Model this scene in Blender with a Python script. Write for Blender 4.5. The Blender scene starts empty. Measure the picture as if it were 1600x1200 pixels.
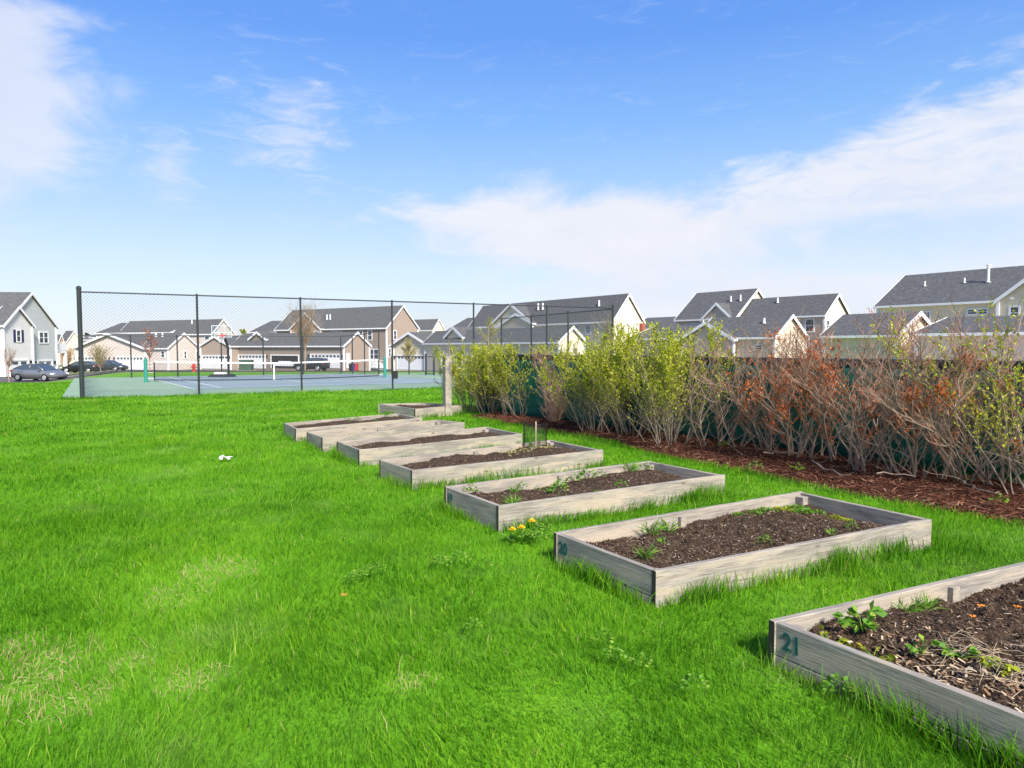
import bpy, math, random
import numpy as np
from mathutils import Vector, Matrix
S = bpy.context.scene
C = S.collection
R = math.radians
# ------------------------------------------------------------------ camera
F = 1066.7; TH = math.atan(57 / F); H = 1.75
cd = bpy.data.cameras.new('camera'); cam = bpy.data.objects.new('camera', cd); C.objects.link(cam)
cam.location = (0, 0, H); cam.rotation_euler = (math.pi / 2 - TH, 0, 0)
cd.lens = 24; cd.sensor_width = 36; cd.clip_end = 6000; cd.clip_start = .05
S.camera = cam
# ------------------------------------------------------------------ light
SUN_AZ = R(155); SUN_EL = R(39)
sd = bpy.data.lights.new('sun', 'SUN'); sun = bpy.data.objects.new('sun', sd); C.objects.link(sun)
sd.energy = 3.3; sd.angle = R(12); sd.color = (1, .955, .89)
sv = Vector((math.sin(SUN_AZ) * math.cos(SUN_EL), math.cos(SUN_AZ) * math.cos(SUN_EL), math.sin(SUN_EL)))
sun.rotation_euler = sv.to_track_quat('Z', 'Y').to_euler()
S.view_settings.view_transform = 'Standard'; S.view_settings.look = 'None'
S.view_settings.gamma = 1; S.view_settings.exposure = 1.4

class NT:
    """tiny node helper"""
    def __init__(s, tree): s.t = tree
    def n(s, typ, **kw):
        nd = s.t.nodes.new(typ)
        for k, v in kw.items():
            if k[0] == '_': setattr(nd, k[1:], v)
        for k, v in kw.items():
            if k[0] == '_': continue
            key = int(k[1:]) if k[0] == 'i' and k[1:].isdigit() else k.replace('__', ' ')
            sk = nd.inputs[key]
            if isinstance(v, bpy.types.NodeSocket): s.t.links.new(v, sk)
            else: sk.default_value = v
        return nd
    def m(s, op, a, b=0, c=0): return s.n('ShaderNodeMath', _operation=op, i0=a, i1=b, i2=c).outputs[0]
    def noise(s, vec, scale, detail=4, rough=.55, dist=0):
        return s.n('ShaderNodeTexNoise', Vector=vec, Scale=scale, Detail=detail, Roughness=rough, Distortion=dist).outputs[0]
    def ramp(s, fac, stops, interp='LINEAR'):
        nd = s.n('ShaderNodeValToRGB', Fac=fac); cr = nd.color_ramp; cr.interpolation = interp
        while len(cr.elements) < len(stops): cr.elements.new(.5)
        for e, (p, c) in zip(cr.elements, stops):
            e.position = p; e.color = tuple(c) + (1,) if len(c) == 3 else c
        return nd.outputs[0]
    def mix(s, f, a, b, bt='MIX'):
        nd = s.n('ShaderNodeMix', _data_type='RGBA', _blend_type=bt)
        for k, v in ((0, f), (6, a), (7, b)):
            if isinstance(v, bpy.types.NodeSocket): s.t.links.new(v, nd.inputs[k])
            else: nd.inputs[k].default_value = v if k == 0 else (tuple(v) + (1,))[:4]
        return nd.outputs[2]
    def mapv(s, v, scale=(1, 1, 1), loc=(0, 0, 0), rot=(0, 0, 0)):
        return s.n('ShaderNodeMapping', Vector=v, Scale=scale, Location=loc, Rotation=rot).outputs[0]
    def ss(s, x, lo, hi):
        nd = s.n('ShaderNodeMapRange', _interpolation_type='SMOOTHSTEP'); 
        for k, v in zip(range(5), (x, lo, hi, 0., 1.)):
            if isinstance(v, bpy.types.NodeSocket): s.t.links.new(v, nd.inputs[k])
            else: nd.inputs[k].default_value = v
        return nd.outputs[0]

W = bpy.data.worlds.new('World'); S.world = W; W.use_nodes = True
wt = W.node_tree; wt.nodes.clear(); q = NT(wt)
sky = q.n('ShaderNodeTexSky', _sky_type='NISHITA', _sun_disc=False, _sun_elevation=SUN_EL, _sun_rotation=SUN_AZ, _air_density=1.0, _dust_density=.6, _ozone_density=2.0)
dirv = q.n('ShaderNodeTexCoord').outputs['Generated']
sp = q.n('ShaderNodeSeparateXYZ', Vector=dirv)
X_, Y_, Z_ = sp.outputs
az = q.m('ARCTAN2', X_, Y_)
el = q.m('DIVIDE', Z_, q.m('MAXIMUM', q.m('SQRT', q.m('ADD', q.m('MULTIPLY', X_, X_), q.m('MULTIPLY', Y_, Y_))), .02))
ae = q.n('ShaderNodeCombineXYZ', X=az, Y=el).outputs[0]
n1 = q.noise(q.mapv(ae, (4, 9, 1), (3.1, 1.7, 0), (0, 0, R(-14))), 1.6, 8, .6, .5)
n2 = q.noise(q.mapv(ae, (8, 24, 1), (.3, 4.7, 2), (0, 0, R(-10))), 1.8, 9, .66, .8)
n3 = q.noise(q.mapv(ae, (3, 5, 1), (7.3, 2.2, 5)), 2.2, 6, .6, .3)
def blob(a0, e0, ra, re, w=1.0, nz=None, amp=1.4, lo=-.1, hi=.9):
    da = q.m('DIVIDE', q.m('SUBTRACT', az, a0), ra); de = q.m('DIVIDE', q.m('SUBTRACT', el, e0), re)
    r = q.m('SQRT', q.m('ADD', q.m('MULTIPLY', da, da), q.m('MULTIPLY', de, de)))
    v = q.m('SUBTRACT', 1, r)
    if nz is not None: v = q.m('ADD', v, q.m('MULTIPLY', q.m('SUBTRACT', nz, .5), amp))
    return q.m('MULTIPLY', q.ss(v, lo, hi), w)
# right-hand bank: everything below a rising edge
edge = q.m('ADD', q.m('MULTIPLY', az, .36), .128)
band = q.m('ADD', q.m('SUBTRACT', edge, el), q.m('MULTIPLY', q.m('SUBTRACT', n1, .5), .17))
band = q.m('ADD', band, q.m('MULTIPLY', q.m('SUBTRACT', n2, .5), .075))
bank = q.m('MULTIPLY', q.ss(band, -.012, .055), q.ss(az, -.12, .22))
bank = q.m('MULTIPLY', bank, q.ss(n3, .05, .52))
bank = q.m('MULTIPLY', bank, q.m('ADD', .74, q.m('MULTIPLY', q.ss(n2, .36, .62), .26)))
hole = q.m('SUBTRACT', 1, blob(.46, .135, .34, .05, .75, n1, .8, 0, .6))
bank = q.m('MULTIPLY', q.m('MULTIPLY', bank, hole), .93)
left = blob(-.72, .30, .215, .20, .72, n1, 1.1, -.02, .42)
mid = blob(-.31, .30, .12, .11, .5, n2, 2.6, .1, 1.3)
mid2 = blob(-.46, .235, .05, .06, .45, n2, 2.0, .1, 1.1)
low = blob(.13, .165, .32, .085, .95, n1, 1.9, -.1, .6)
veil = q.m('MULTIPLY', q.ss(n2, .52, .85), .22)
cl = bank
for c_ in (left, mid, mid2, low, veil): cl = q.m('SUBTRACT', 1, q.m('MULTIPLY', q.m('SUBTRACT', 1, cl), q.m('SUBTRACT', 1, c_)))
hazef = q.ss(el, .23, -.01)
hazef = q.m('MULTIPLY', q.m('POWER', hazef, 1.3), .86)
skyc = q.n('ShaderNodeHueSaturation', Color=sky.outputs[0], Saturation=1.3, Value=.82, Hue=.505).outputs[0]
skyc = q.mix(1.0, skyc, (.92, .84, .98), 'MULTIPLY')
grad = q.ramp(el, [(0, (2.5, 2.72, 2.95)), (.11, (2.15, 2.6, 3.1)), (.23, (1.36, 2.1, 3.1)), (.32, (.86, 1.68, 3.1)), (.44, (.52, 1.22, 3.0)), (1, (.25, .75, 2.3))])
hz = q.mix(.85, skyc, grad)
cloudc = q.mix(n1, (2.5, 2.6, 2.98), (3.05, 3.08, 3.25))
final = q.mix(cl, hz, cloudc)
bg = q.n('ShaderNodeBackground', Color=final, Strength=.118)
wo = q.n('ShaderNodeOutputWorld'); wt.links.new(bg.outputs[0], wo.inputs[0])

# ------------------------------------------------------------------ materials
def mat(name, col, rough=.8, spec=.3, metal=0, var=.12, nscale=6, bump=0, bscale=40, coords='Object', fn=None, **kw):
    m = bpy.data.materials.new(name); m.use_nodes = True; t = m.node_tree; b = t.nodes['Principled BSDF']; q = NT(t)
    v = q.n('ShaderNodeTexCoord').outputs[coords]
    if fn: c = fn(q, v)
    else:
        c = q.mix(q.noise(v, nscale, 5), [x * (1 - var) for x in col], [min(1, x * (1 + var)) for x in col])
    if isinstance(c, tuple): c, hgt = c
    else: hgt = q.noise(v, bscale, 4) if bump else None
    t.links.new(c, b.inputs['Base Color'])
    b.inputs['Roughness'].default_value = rough; b.inputs['Specular IOR Level'].default_value = spec; b.inputs['Metallic'].default_value = metal
    if hgt is not None and bump:
        bn = q.n('ShaderNodeBump', Strength=bump, Distance=kw.get('bdist', .01), Height=hgt); t.links.new(bn.outputs[0], b.inputs['Normal'])
    return m
def attr(q, name='rnd'): return q.n('ShaderNodeAttribute', _attribute_name=name).outputs['Fac']
def leafmat(name, stops, trans=.4, rough=.55, spec=.25, big=None):
    m = bpy.data.materials.new(name); m.use_nodes = True; t = m.node_tree; b = t.nodes['Principled BSDF']; q = NT(t)
    a = attr(q)
    if big:
        pos = q.n('ShaderNodeNewGeometry').outputs['Position']
        nz = q.noise(pos, big[0], 4, .6); nz2 = q.noise(pos, big[0] * 4.3, 3, .6)
        a = q.m('ADD', a, q.m('MULTIPLY', q.m('SUBTRACT', nz, .5), big[1]))
        a = q.m('ADD', a, q.m('MULTIPLY', q.m('SUBTRACT', nz2, .5), big[1] * .7))
    c = q.ramp(a, stops)
    if big: c = q.mix(q.m('MULTIPLY', q.ss(q.noise(pos, .9, 5, .65), .5, .72), .55), c, (.25, .37, .085))
    t.links.new(c, b.inputs['Base Color']); b.inputs['Roughness'].default_value = rough; b.inputs['Specular IOR Level'].default_value = spec
    tr = q.n('ShaderNodeBsdfTranslucent', Color=c); mx = q.n('ShaderNodeMixShader', Fac=trans)
    t.links.new(b.outputs[0], mx.inputs[1]); t.links.new(tr.outputs[0], mx.inputs[2])
    t.links.new(mx.outputs[0], t.nodes['Material Output'].inputs[0])
    return m
M = {}
def wood(q, v):
    ri = q.n('ShaderNodeObjectInfo').outputs['Random']
    off = q.n('ShaderNodeCombineXYZ', X=q.m('MULTIPLY', ri, 37.), Y=q.m('MULTIPLY', ri, 11.), Z=q.m('MULTIPLY', ri, 23.)).outputs[0]
    v = q.n('ShaderNodeVectorMath', _operation='ADD', i0=v, i1=off).outputs[0]
    g = q.noise(q.mapv(v, (2.2, 55, 55)), 1.5, 7, .65, .8)
    g2 = q.noise(q.mapv(v, (1.2, 7, 7)), 1.3, 5, .6, .6)
    g3 = q.noise(q.mapv(v, (7, 150, 150)), 1., 3, .6)
    kn = q.n('ShaderNodeTexVoronoi', Vector=q.mapv(v, (2.2, 6.5, 6.5)), Scale=1.).outputs[0]
    c = q.ramp(g, [(.25, (.155, .132, .108)), (.5, (.275, .247, .212)), (.75, (.385, .355, .312))])
    c = q.mix(q.ss(g2, .42, .68), c, q.mix(.55, c, (.46, .37, .26)))
    c = q.mix(q.m('MULTIPLY', q.ss(g2, .5, .28), .55), c, (.20, .19, .17))
    c = q.mix(q.m('MULTIPLY', q.m('MULTIPLY', q.ss(g2, .55, .36), q.ss(g, .66, .35)), .6), c, (.17, .145, .115))
    c = q.mix(q.ss(g3, .64, .74), c, (.08, .065, .05))
    c = q.mix(q.m('MULTIPLY', q.ss(kn, .13, .05), .8), c, (.11, .07, .045))
    return c, q.m('ADD', g, q.m('MULTIPLY', g3, .8))
M['wood'] = mat('weathered_wood', None, .85, .15, fn=wood, bump=.55, bdist=.006)
M['woodin'] = mat('raw_wood', (.42, .31, .20), .85, .15, var=.35, nscale=9, bump=.3, bscale=60)
M['endgrain'] = mat('end_grain', (.075, .06, .045), .9, .1, var=.4, nscale=30)
M['stencil'] = mat('stencil_paint', None, .8, .15, fn=lambda q, v: q.mix(q.m('MULTIPLY', q.ss(q.noise(q.mapv(v, (60, 220, 60)), 1.2, 5, .7), .55, .68), .85), (.012, .085, .07), (.16, .19, .16)))
def soilc(q, v):
    a = attr(q); n = q.noise(v, 55, 6, .7); n2 = q.noise(v, 3., 4)
    c = q.ramp(n, [(.3, (.025, .016, .011)), (.5, (.062, .041, .027)), (.68, (.12, .082, .054)), (.8, (.2, .15, .11))])
    c = q.mix(q.ss(n2, .45, .7), c, q.mix(.5, c, (.03, .022, .017)))
    return c, n
M['soil'] = mat('soil', None, .95, .1, fn=soilc, bump=.8, bdist=.02)
M['chips'] = leafmat('bark_chips', [(0, (.03, .018, .012)), (.4, (.085, .05, .03)), (.75, (.16, .10, .065)), (.93, (.27, .19, .12)), (1, (.5, .42, .33))], 0, .9, .1)
def mulchc(q, v):
    n = q.noise(v, 40, 6, .7); n2 = q.noise(v, 2.2, 4)
    c = q.ramp(n, [(.3, (.028, .011, .007)), (.5, (.075, .028, .016)), (.72, (.15, .06, .033))])
    return q.mix(q.ss(n2, .45, .75), c, q.mix(.5, c, (.10, .06, .04))), n
M['mulch'] = mat('mulch', None, .95, .1, fn=mulchc, bump=.9, bdist=.03)
M['mchips'] = leafmat('mulch_chips', [(0, (.035, .013, .008)), (.45, (.10, .036, .02)), (.8, (.19, .075, .042)), (1, (.33, .19, .12))], 0, .9, .1)
GR = [(0, (.016, .065, .004)), (.28, (.05, .175, .006)), (.55, (.112, .30, .009)), (.8, (.22, .42, .016)), (.94, (.34, .46, .04)), (1, (.46, .38, .17))]
M['grass'] = leafmat('grass', GR, .42, .6, .12, big=(.65, .9))
M['straw'] = leafmat('straw', [(0, (.30, .29, .09)), (1, (.52, .45, .20))], .25, .7)
M['weed'] = leafmat('weed_leaf', [(0, (.07, .2, .015)), (.6, (.15, .33, .03)), (1, (.3, .42, .05))], .4)
M['weedy'] = leafmat('weed_leaf_yellow', [(0, (.2, .3, .02)), (.6, (.36, .4, .03)), (1, (.5, .46, .05))], .4)
M['leafg'] = leafmat('shrub_leaf', [(0, (.17, .25, .010)), (.5, (.42, .48, .018)), (1, (.70, .66, .05))], .45, .5, .3)
M['leafo'] = leafmat('dead_leaf', [(0, (.32, .06, .014)), (.5, (.60, .145, .03)), (1, (.75, .27, .07))], .35)
M['leafr'] = leafmat('bud_leaf', [(0, (.34, .11, .045)), (.5, (.48, .18, .08)), (1, (.5, .3, .13))], .35)
M['treel'] = leafmat('spring_leaf', [(0, (.4, .33, .08)), (1, (.62, .55, .2))], .4)
M['treeo'] = leafmat('orange_bud', [(0, (.5, .25, .08)), (1, (.62, .42, .18))], .4)
M['treer'] = leafmat('red_bud', [(0, (.3, .1, .07)), (1, (.5, .24, .17))], .4)
M['ever'] = leafmat('evergreen', [(0, (.02, .04, .02)), (1, (.05, .08, .03))], .1)
M['bark'] = mat('bark', (.27, .21, .15), .9, .1, var=.55, nscale=14, bump=.3, bscale=60)
M['barkg'] = mat('bark_grey', (.235, .185, .14), .9, .1, var=.5, nscale=10, bump=.3, bscale=60)
M['twigr'] = mat('twig_red', (.38, .23, .17), .9, .1, var=.4, nscale=10)
M['twigb'] = mat('twig_brown', (.33, .225, .168), .9, .1, var=.5, nscale=8)
def groundc(q, v):
    pos = q.n('ShaderNodeNewGeometry').outputs['Position']
    n = q.noise(pos, .55, 4, .6); n2 = q.noise(pos, 2.4, 4, .6); n3 = q.noise(pos, 38, 4, .7)
    a = q.m('ADD', q.m('ADD', q.m('MULTIPLY', n, .5), q.m('MULTIPLY', n2, .3)), q.m('MULTIPLY', n3, .3))
    c = q.ramp(a, [(.3, (.05, .16, .006)), (.55, (.11, .29, .010)), (.75, (.19, .38, .016))])
    yy = q.n('ShaderNodeSeparateXYZ', Vector=pos).outputs[1]
    return q.mix(q.ss(yy, 44, 62), c, q.mix(n2, (.15, .19, .075), (.22, .22, .12))), n3
M['ground'] = mat('lawn_ground', None, .95, .1, fn=groundc, bump=.6, bdist=.04)
M['asphalt'] = mat('asphalt', (.10, .092, .09), .9, .2, var=.25, nscale=1.5, bump=.2, bscale=80, coords='Generated')
M['concrete'] = mat('concrete', (.42, .38, .33), .9, .2, var=.15, nscale=2)
M['cgreen'] = mat('court_green', (.22, .31, .21), .8, .2, var=.16, nscale=.6)
M['cblue'] = mat('court_blue', (.20, .255, .27), .8, .2, var=.2, nscale=.5)
M['line'] = mat('line_paint', (.72, .74, .74), .7, .2)
M['steel'] = mat('dark_coated_steel', (.022, .026, .03), .5, .4, var=.2)
M['galv'] = mat('galvanised_steel', (.28, .29, .30), .45, .5, metal=.5)
M['wire'] = mat('coated_wire', (.09, .10, .10), .6, .3)
M['black'] = mat('black_plastic', (.012, .012, .013), .5, .4)
M['netw'] = mat('net_cord', (.016, .018, .02), .8, .2)
M['white'] = mat('white_vinyl', (.74, .74, .73), .6, .3, var=.04)
M['gpost'] = mat('green_post', (.02, .22, .17), .5, .4)
M['fabric'] = None
def fabricc(q, v):
    pos = q.n('ShaderNodeNewGeometry').outputs['Position']
    n = q.noise(pos, 2.2, 5, .6); vo = q.n('ShaderNodeTexVoronoi', Vector=pos, Scale=9., _feature='DISTANCE_TO_EDGE').outputs[0]
    c = q.ramp(n, [(.3, (.007, .075, .055)), (.7, (.016, .125, .09))])
    return q.mix(q.m('MULTIPLY', q.ss(vo, .06, .01), .35), c, (.008, .045, .04)), q.m('ADD', n, q.m('MULTIPLY', vo, .6))
M['fabric'] = mat('screen_fabric', None, .75, .2, fn=fabricc, bump=.5, bdist=.03)
M['tape'] = mat('screen_tape', (.03, .034, .034), .7, .2)
def shingle(q, v):
    pos = q.n('ShaderNodeNewGeometry').outputs['Position']
    n = q.noise(q.mapv(pos, (1, 1, 2.2)), 3.2, 6, .8); n2 = q.noise(pos, .35, 3)
    z = q.n('ShaderNodeSeparateXYZ', Vector=pos).outputs[2]
    fr = q.m('FRACT', q.m('DIVIDE', z, .12))
    c = q.ramp(n, [(.28, (.05, .049, .049)), (.5, (.092, .09, .09)), (.72, (.18, .177, .175))])
    c = q.mix(q.m('MULTIPLY', n2, .3), c, (.085, .09, .1))
    return c, fr
M['roof'] = mat('asphalt_shingle', None, .9, .15, fn=shingle, bump=.35, bdist=.02)
def siding(name, col):
    def fn(q, v):
        pos = q.n('ShaderNodeNewGeometry').outputs['Position']
        z = q.n('ShaderNodeSeparateXYZ', Vector=pos).outputs[2]
        fr = q.m('FRACT', q.m('DIVIDE', z, .15)); n = q.noise(q.mapv(pos, (1, 1, 6)), 1.2, 4)
        return q.mix(n, [c * .93 for c in col], [min(1, c * 1.06) for c in col]), fr
    return mat(name, None, .75, .2, fn=fn, bump=.8, bdist=.03)
for k, c in dict(cream=(.78, .69, .52), white_siding=(.84, .82, .79), grey=(.60, .625, .61), beige=(.68, .59, .52), brown=(.31, .245, .195), brown2=(.39, .305, .245), tan=(.64, .52, .42), tanc=(.75, .65, .50), yellow=(.72, .64, .47), dbrown=(.40, .27, .18)).items():
    M[k] = siding('siding_' + k, c)
def glassm(name, col, rough=.08):
    return mat(name, col, rough, .6, var=.3, nscale=1.5)
M['glass'] = glassm('window_glass', (.05, .065, .08))
M['dark'] = mat('garage_shade_paint', (.02, .02, .022), .9)  # near-black colour painted in for the shade inside the open garage
M['shutter'] = mat('shutter', (.03, .03, .09), .6)
M['door'] = mat('garage_door_paint', (.78, .78, .77), .5, .3, var=.03)
M['carg'] = mat('car_paint_grey', (.24, .245, .26), .28, .6, metal=.55, var=.05)
M['carb'] = mat('car_paint_black', (.012, .013, .016), .25, .6, var=.05)
M['carw'] = mat('car_paint_white', (.7, .7, .7), .3, .5, var=.03)
M['cars'] = mat('car_paint_slate', (.05, .055, .068), .28, .6, metal=.4, var=.05)
M['tyre'] = mat('tyre_rubber', (.015, .015, .015), .9, .2)
M['rim'] = mat('alloy_rim', (.5, .5, .52), .35, .5, metal=.6)
M['lamp'] = mat('lamp_lens', (.7, .7, .68), .15, .6)
M['tail'] = mat('tail_lens', (.35, .02, .02), .2, .6)
M['red'] = mat('red_paint', (.5, .03, .03), .5, .4)
M['blue'] = mat('blue_plastic', (.03, .06, .32), .5, .4)
M['dkgreen'] = mat('green_enamel', (.05, .10, .06), .6, .3)
M['brick'] = mat('brick_red', (.30, .09, .06), .9)
M['yel'] = mat('dandelion_petal', (.85, .55, .01), .7, .2)
M['orange'] = mat('orange_petal', (.7, .22, .02), .7)
M['paper'] = mat('paper', (.75, .75, .76), .8)
M['stake'] = mat('stake_wood', (.6, .47, .3), .85, .1)
M['stem'] = mat('dry_stem', (.42, .33, .22), .9, .1, var=.35, nscale=20)
M['acrylic'] = mat('backboard_acrylic', (.55, .62, .66), .2, .5)
# ------------------------------------------------------------------ object helpers
def wloc(o):
    v = Vector((0, 0, 0))
    while o: v += o.location; o = o.parent
    return v
def tag(o, label=None, cat=None, group=None, kind=None):
    if label: o['label'] = label
    if cat: o['category'] = cat
    if group: o['group'] = group
    if kind: o['kind'] = kind
    return o
def thing(name, loc, label, cat, group=None):
    o = bpy.data.objects.new(name, None); C.objects.link(o); o.location = loc; o.empty_display_size = .2
    return tag(o, label, cat, group)
def link(name, me, parent=None, loc=None, rz=0):
    o = bpy.data.objects.new(name, me); C.objects.link(o)
    if parent: o.parent = parent
    if loc is not None: o.location = loc
    o.rotation_euler = (0, 0, rz)
    return o
class MB:
    def __init__(s): s.v = []; s.f = []; s.mi = []; s.n = 0; s.r = []
    def add(s, V, Fs, mi=0, rnd=None):
        V = np.asarray(V, float).reshape(-1, 3); s.v.append(V)
        s.r.append(np.full(len(V), random.random() if rnd is None else rnd) if np.ndim(rnd) == 0 else np.asarray(rnd))
        for f in Fs: s.f.append([i + s.n for i in f]); s.mi.append(mi)
        s.n += len(V); return s
    def hexa(s, b, t, mi=0):   # bottom 4, top 4 corner loops
        return s.add(list(b) + list(t), [(3, 2, 1, 0), (4, 5, 6, 7), (0, 1, 5, 4), (1, 2, 6, 5), (2, 3, 7, 6), (3, 0, 4, 7)], mi)
    def box(s, c, d, rz=0, mi=0, taper=1):
        x, y, z = d[0] / 2, d[1] / 2, d[2] / 2; cs, sn = math.cos(rz), math.sin(rz)
        def P(a, b, e, k=1): return (c[0] + (a * cs - b * sn) * k, c[1] + (a * sn + b * cs) * k, c[2] + e)
        return s.hexa([P(-x, -y, -z), P(x, -y, -z), P(x, y, -z), P(-x, y, -z)], [P(-x, -y, z, taper), P(x, -y, z, taper), P(x, y, z, taper), P(-x, y, z, taper)], mi)
    def seg(s, p, q_, wid, hgt, mi=0):   # box bar between two points
        p = Vector(p); q_ = Vector(q_); d = (q_ - p).normalized(); up = Vector((0, 0, 1)) if abs(d.z) < .95 else Vector((0, 1, 0))
        r = d.cross(up).normalized() * wid / 2; u = r.cross(d).normalized() * hgt / 2
        return s.hexa([p - r - u, p + r - u, p + r + u, p - r + u], [q_ - r - u, q_ + r - u, q_ + r + u, q_ - r + u], mi)
    def tube(s, pts, rad, n=6, mi=0, cap=True, rnd=None):
        P = np.asarray(pts, float); k = len(P); rad = np.broadcast_to(np.asarray(rad, float), (k,))
        T = np.gradient(P, axis=0); T /= np.linalg.norm(T, axis=1)[:, None] + 1e-9
        d = P[-1] - P[0]; ref = np.array([0, 0, 1.]) if abs(d[2]) < .8 * np.linalg.norm(d) else np.array([.3, 1., 0])
        U = np.cross(T, ref); U /= np.linalg.norm(U, axis=1)[:, None] + 1e-9; Vv = np.cross(T, U)
        a = np.arange(n) * 2 * math.pi / n
        V = P[:, None] + rad[:, None, None] * (U[:, None] * np.cos(a)[None, :, None] + Vv[:, None] * np.sin(a)[None, :, None])
        Fs = [(i * n + j, i * n + (j + 1) % n, (i + 1) * n + (j + 1) % n, (i + 1) * n + j) for i in range(k - 1) for j in range(n)]
        if cap: Fs += [tuple(range(n - 1, -1, -1)), tuple(range((k - 1) * n, k * n))]
        return s.add(V.reshape(-1, 3), Fs, mi, rnd)
    def cyl(s, a, b, r, n=12, mi=0): return s.tube([a, b], r, n, mi)
    def prism(s, poly, ext, mi=0):       # planar polygon (3D pts) extruded by vector
        P = [Vector(p) for p in poly]; e = Vector(ext); n = len(P)
        return s.add([tuple(p) for p in P] + [tuple(p + e) for p in P], [tuple(range(n - 1, -1, -1)), tuple(range(n, 2 * n))] + [(i, (i + 1) % n, n + (i + 1) % n, n + i) for i in range(n)], mi)
    def sphere(s, c, r, n=8, m=6, mi=0, sq=(1, 1, 1)):
        V = []; Fs = []
        for i in range(m + 1):
            t = math.pi * i / m
            for j in range(n):
                a = 2 * math.pi * j / n; V.append((c[0] + r * sq[0] * math.sin(t) * math.cos(a), c[1] + r * sq[1] * math.sin(t) * math.sin(a), c[2] + r * sq[2] * math.cos(t)))
        for i in range(m):
            for j in range(n): Fs.append((i * n + j, (i + 1) * n + j, (i + 1) * n + (j + 1) % n, i * n + (j + 1) % n))
        return s.add(V, Fs, mi)
    def build(s, name, mats, parent=None, smooth=False, bevel=0):
        V = np.concatenate(s.v)
        if parent: V = V - np.array(wloc(parent))
        me = bpy.data.meshes.new(name); me.from_pydata(V.tolist(), [], s.f)
        for m in (mats if isinstance(mats, (list, tuple)) else [mats]): me.materials.append(m)
        me.polygons.foreach_set('material_index', s.mi)
        if smooth: me.polygons.foreach_set('use_smooth', [True] * len(s.f))
        a = me.attributes.new('rnd', 'FLOAT', 'POINT'); a.data.foreach_set('value', np.concatenate(s.r).astype(np.float32))
        me.update(); o = link(name, me, parent)
        if bevel:
            b = o.modifiers.new('bevel', 'BEVEL'); b.width = bevel; b.segments = 2
        return o
def fastmesh(name, V, quads, rnd, mats, parent=None, tris=None, mi=None):
    """V (n,3), quads (m,4), optional tris (k,3)"""
    if parent: V = V - np.array(wloc(parent))
    me = bpy.data.meshes.new(name); nq = len(quads); nt = 0 if tris is None else len(tris)
    me.vertices.add(len(V)); me.vertices.foreach_set('co', V.astype(np.float32).ravel())
    me.loops.add(nq * 4 + nt * 3); li = quads.ravel() if not nt else np.concatenate([quads.ravel(), tris.ravel()])
    me.loops.foreach_set('vertex_index', li.astype(np.int32))
    me.polygons.add(nq + nt); st = np.concatenate([np.arange(nq) * 4, nq * 4 + np.arange(nt) * 3])
    me.polygons.foreach_set('loop_start', st.astype(np.int32))
    for m in (mats if isinstance(mats, (list, tuple)) else [mats]): me.materials.append(m)
    if mi is not None: me.polygons.foreach_set('material_index', mi)
    a = me.attributes.new('rnd', 'FLOAT', 'POINT'); a.data.foreach_set('value', rnd.astype(np.float32))
    me.update(calc_edges=True); me.validate()
    return link(name, me, parent)
def ray(x, y):
    cx = (x - 800) / F; cy = (600 - y) / F
    return np.array([cx, math.cos(TH) + cy * math.sin(TH), -math.sin(TH) + cy * math.cos(TH)])
def G(x, y, z=0):
    d = ray(x, y); t = (z - H) / d[2]; return np.array([0, 0, H]) + t * d
def D(x, y, Y):
    d = ray(x, y); return np.array([0, 0, H]) + d * (Y / d[1])
def sstep(x, a, b):
    t = np.clip((x - a) / (b - a), 0, 1); return t * t * (3 - 2 * t)
def terrain(x, y):
    x = np.asarray(x, float); y = np.asarray(y, float)
    w = sstep(x / np.maximum(y, 5), -.56, -.70)
    zl = np.interp(y, [33, 52, 70, 105, 4000], [0, -1.12, -1.5, -1.9, -1.9])
    zr = np.interp(y, [47, 62, 105, 4000], [0, -.42, -1.9, -1.9])
    return zl * w + zr * (1 - w)
rg = np.random.default_rng(7); random.seed(7)
def nz2(x, y, s=1., seed=0):
    r = np.random.default_rng(seed); v = 0
    for k in range(7):
        a = r.uniform(0, 6.28); f = s * r.uniform(.5, 2.2); v = v + np.sin((x * math.cos(a) + y * math.sin(a)) * f + r.uniform(0, 6.28))
    return v / 7 * 1.6
def inpoly(x, y, P):
    c = np.zeros(x.shape, bool); n = len(P)
    for i in range(n):
        x0, y0 = P[i]; x1, y1 = P[(i + 1) % n]
        if y0 == y1: continue
        c ^= ((y0 > y) != (y1 > y)) & (x < (x1 - x0) * (y - y0) / (y1 - y0) + x0)
    return c
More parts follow.
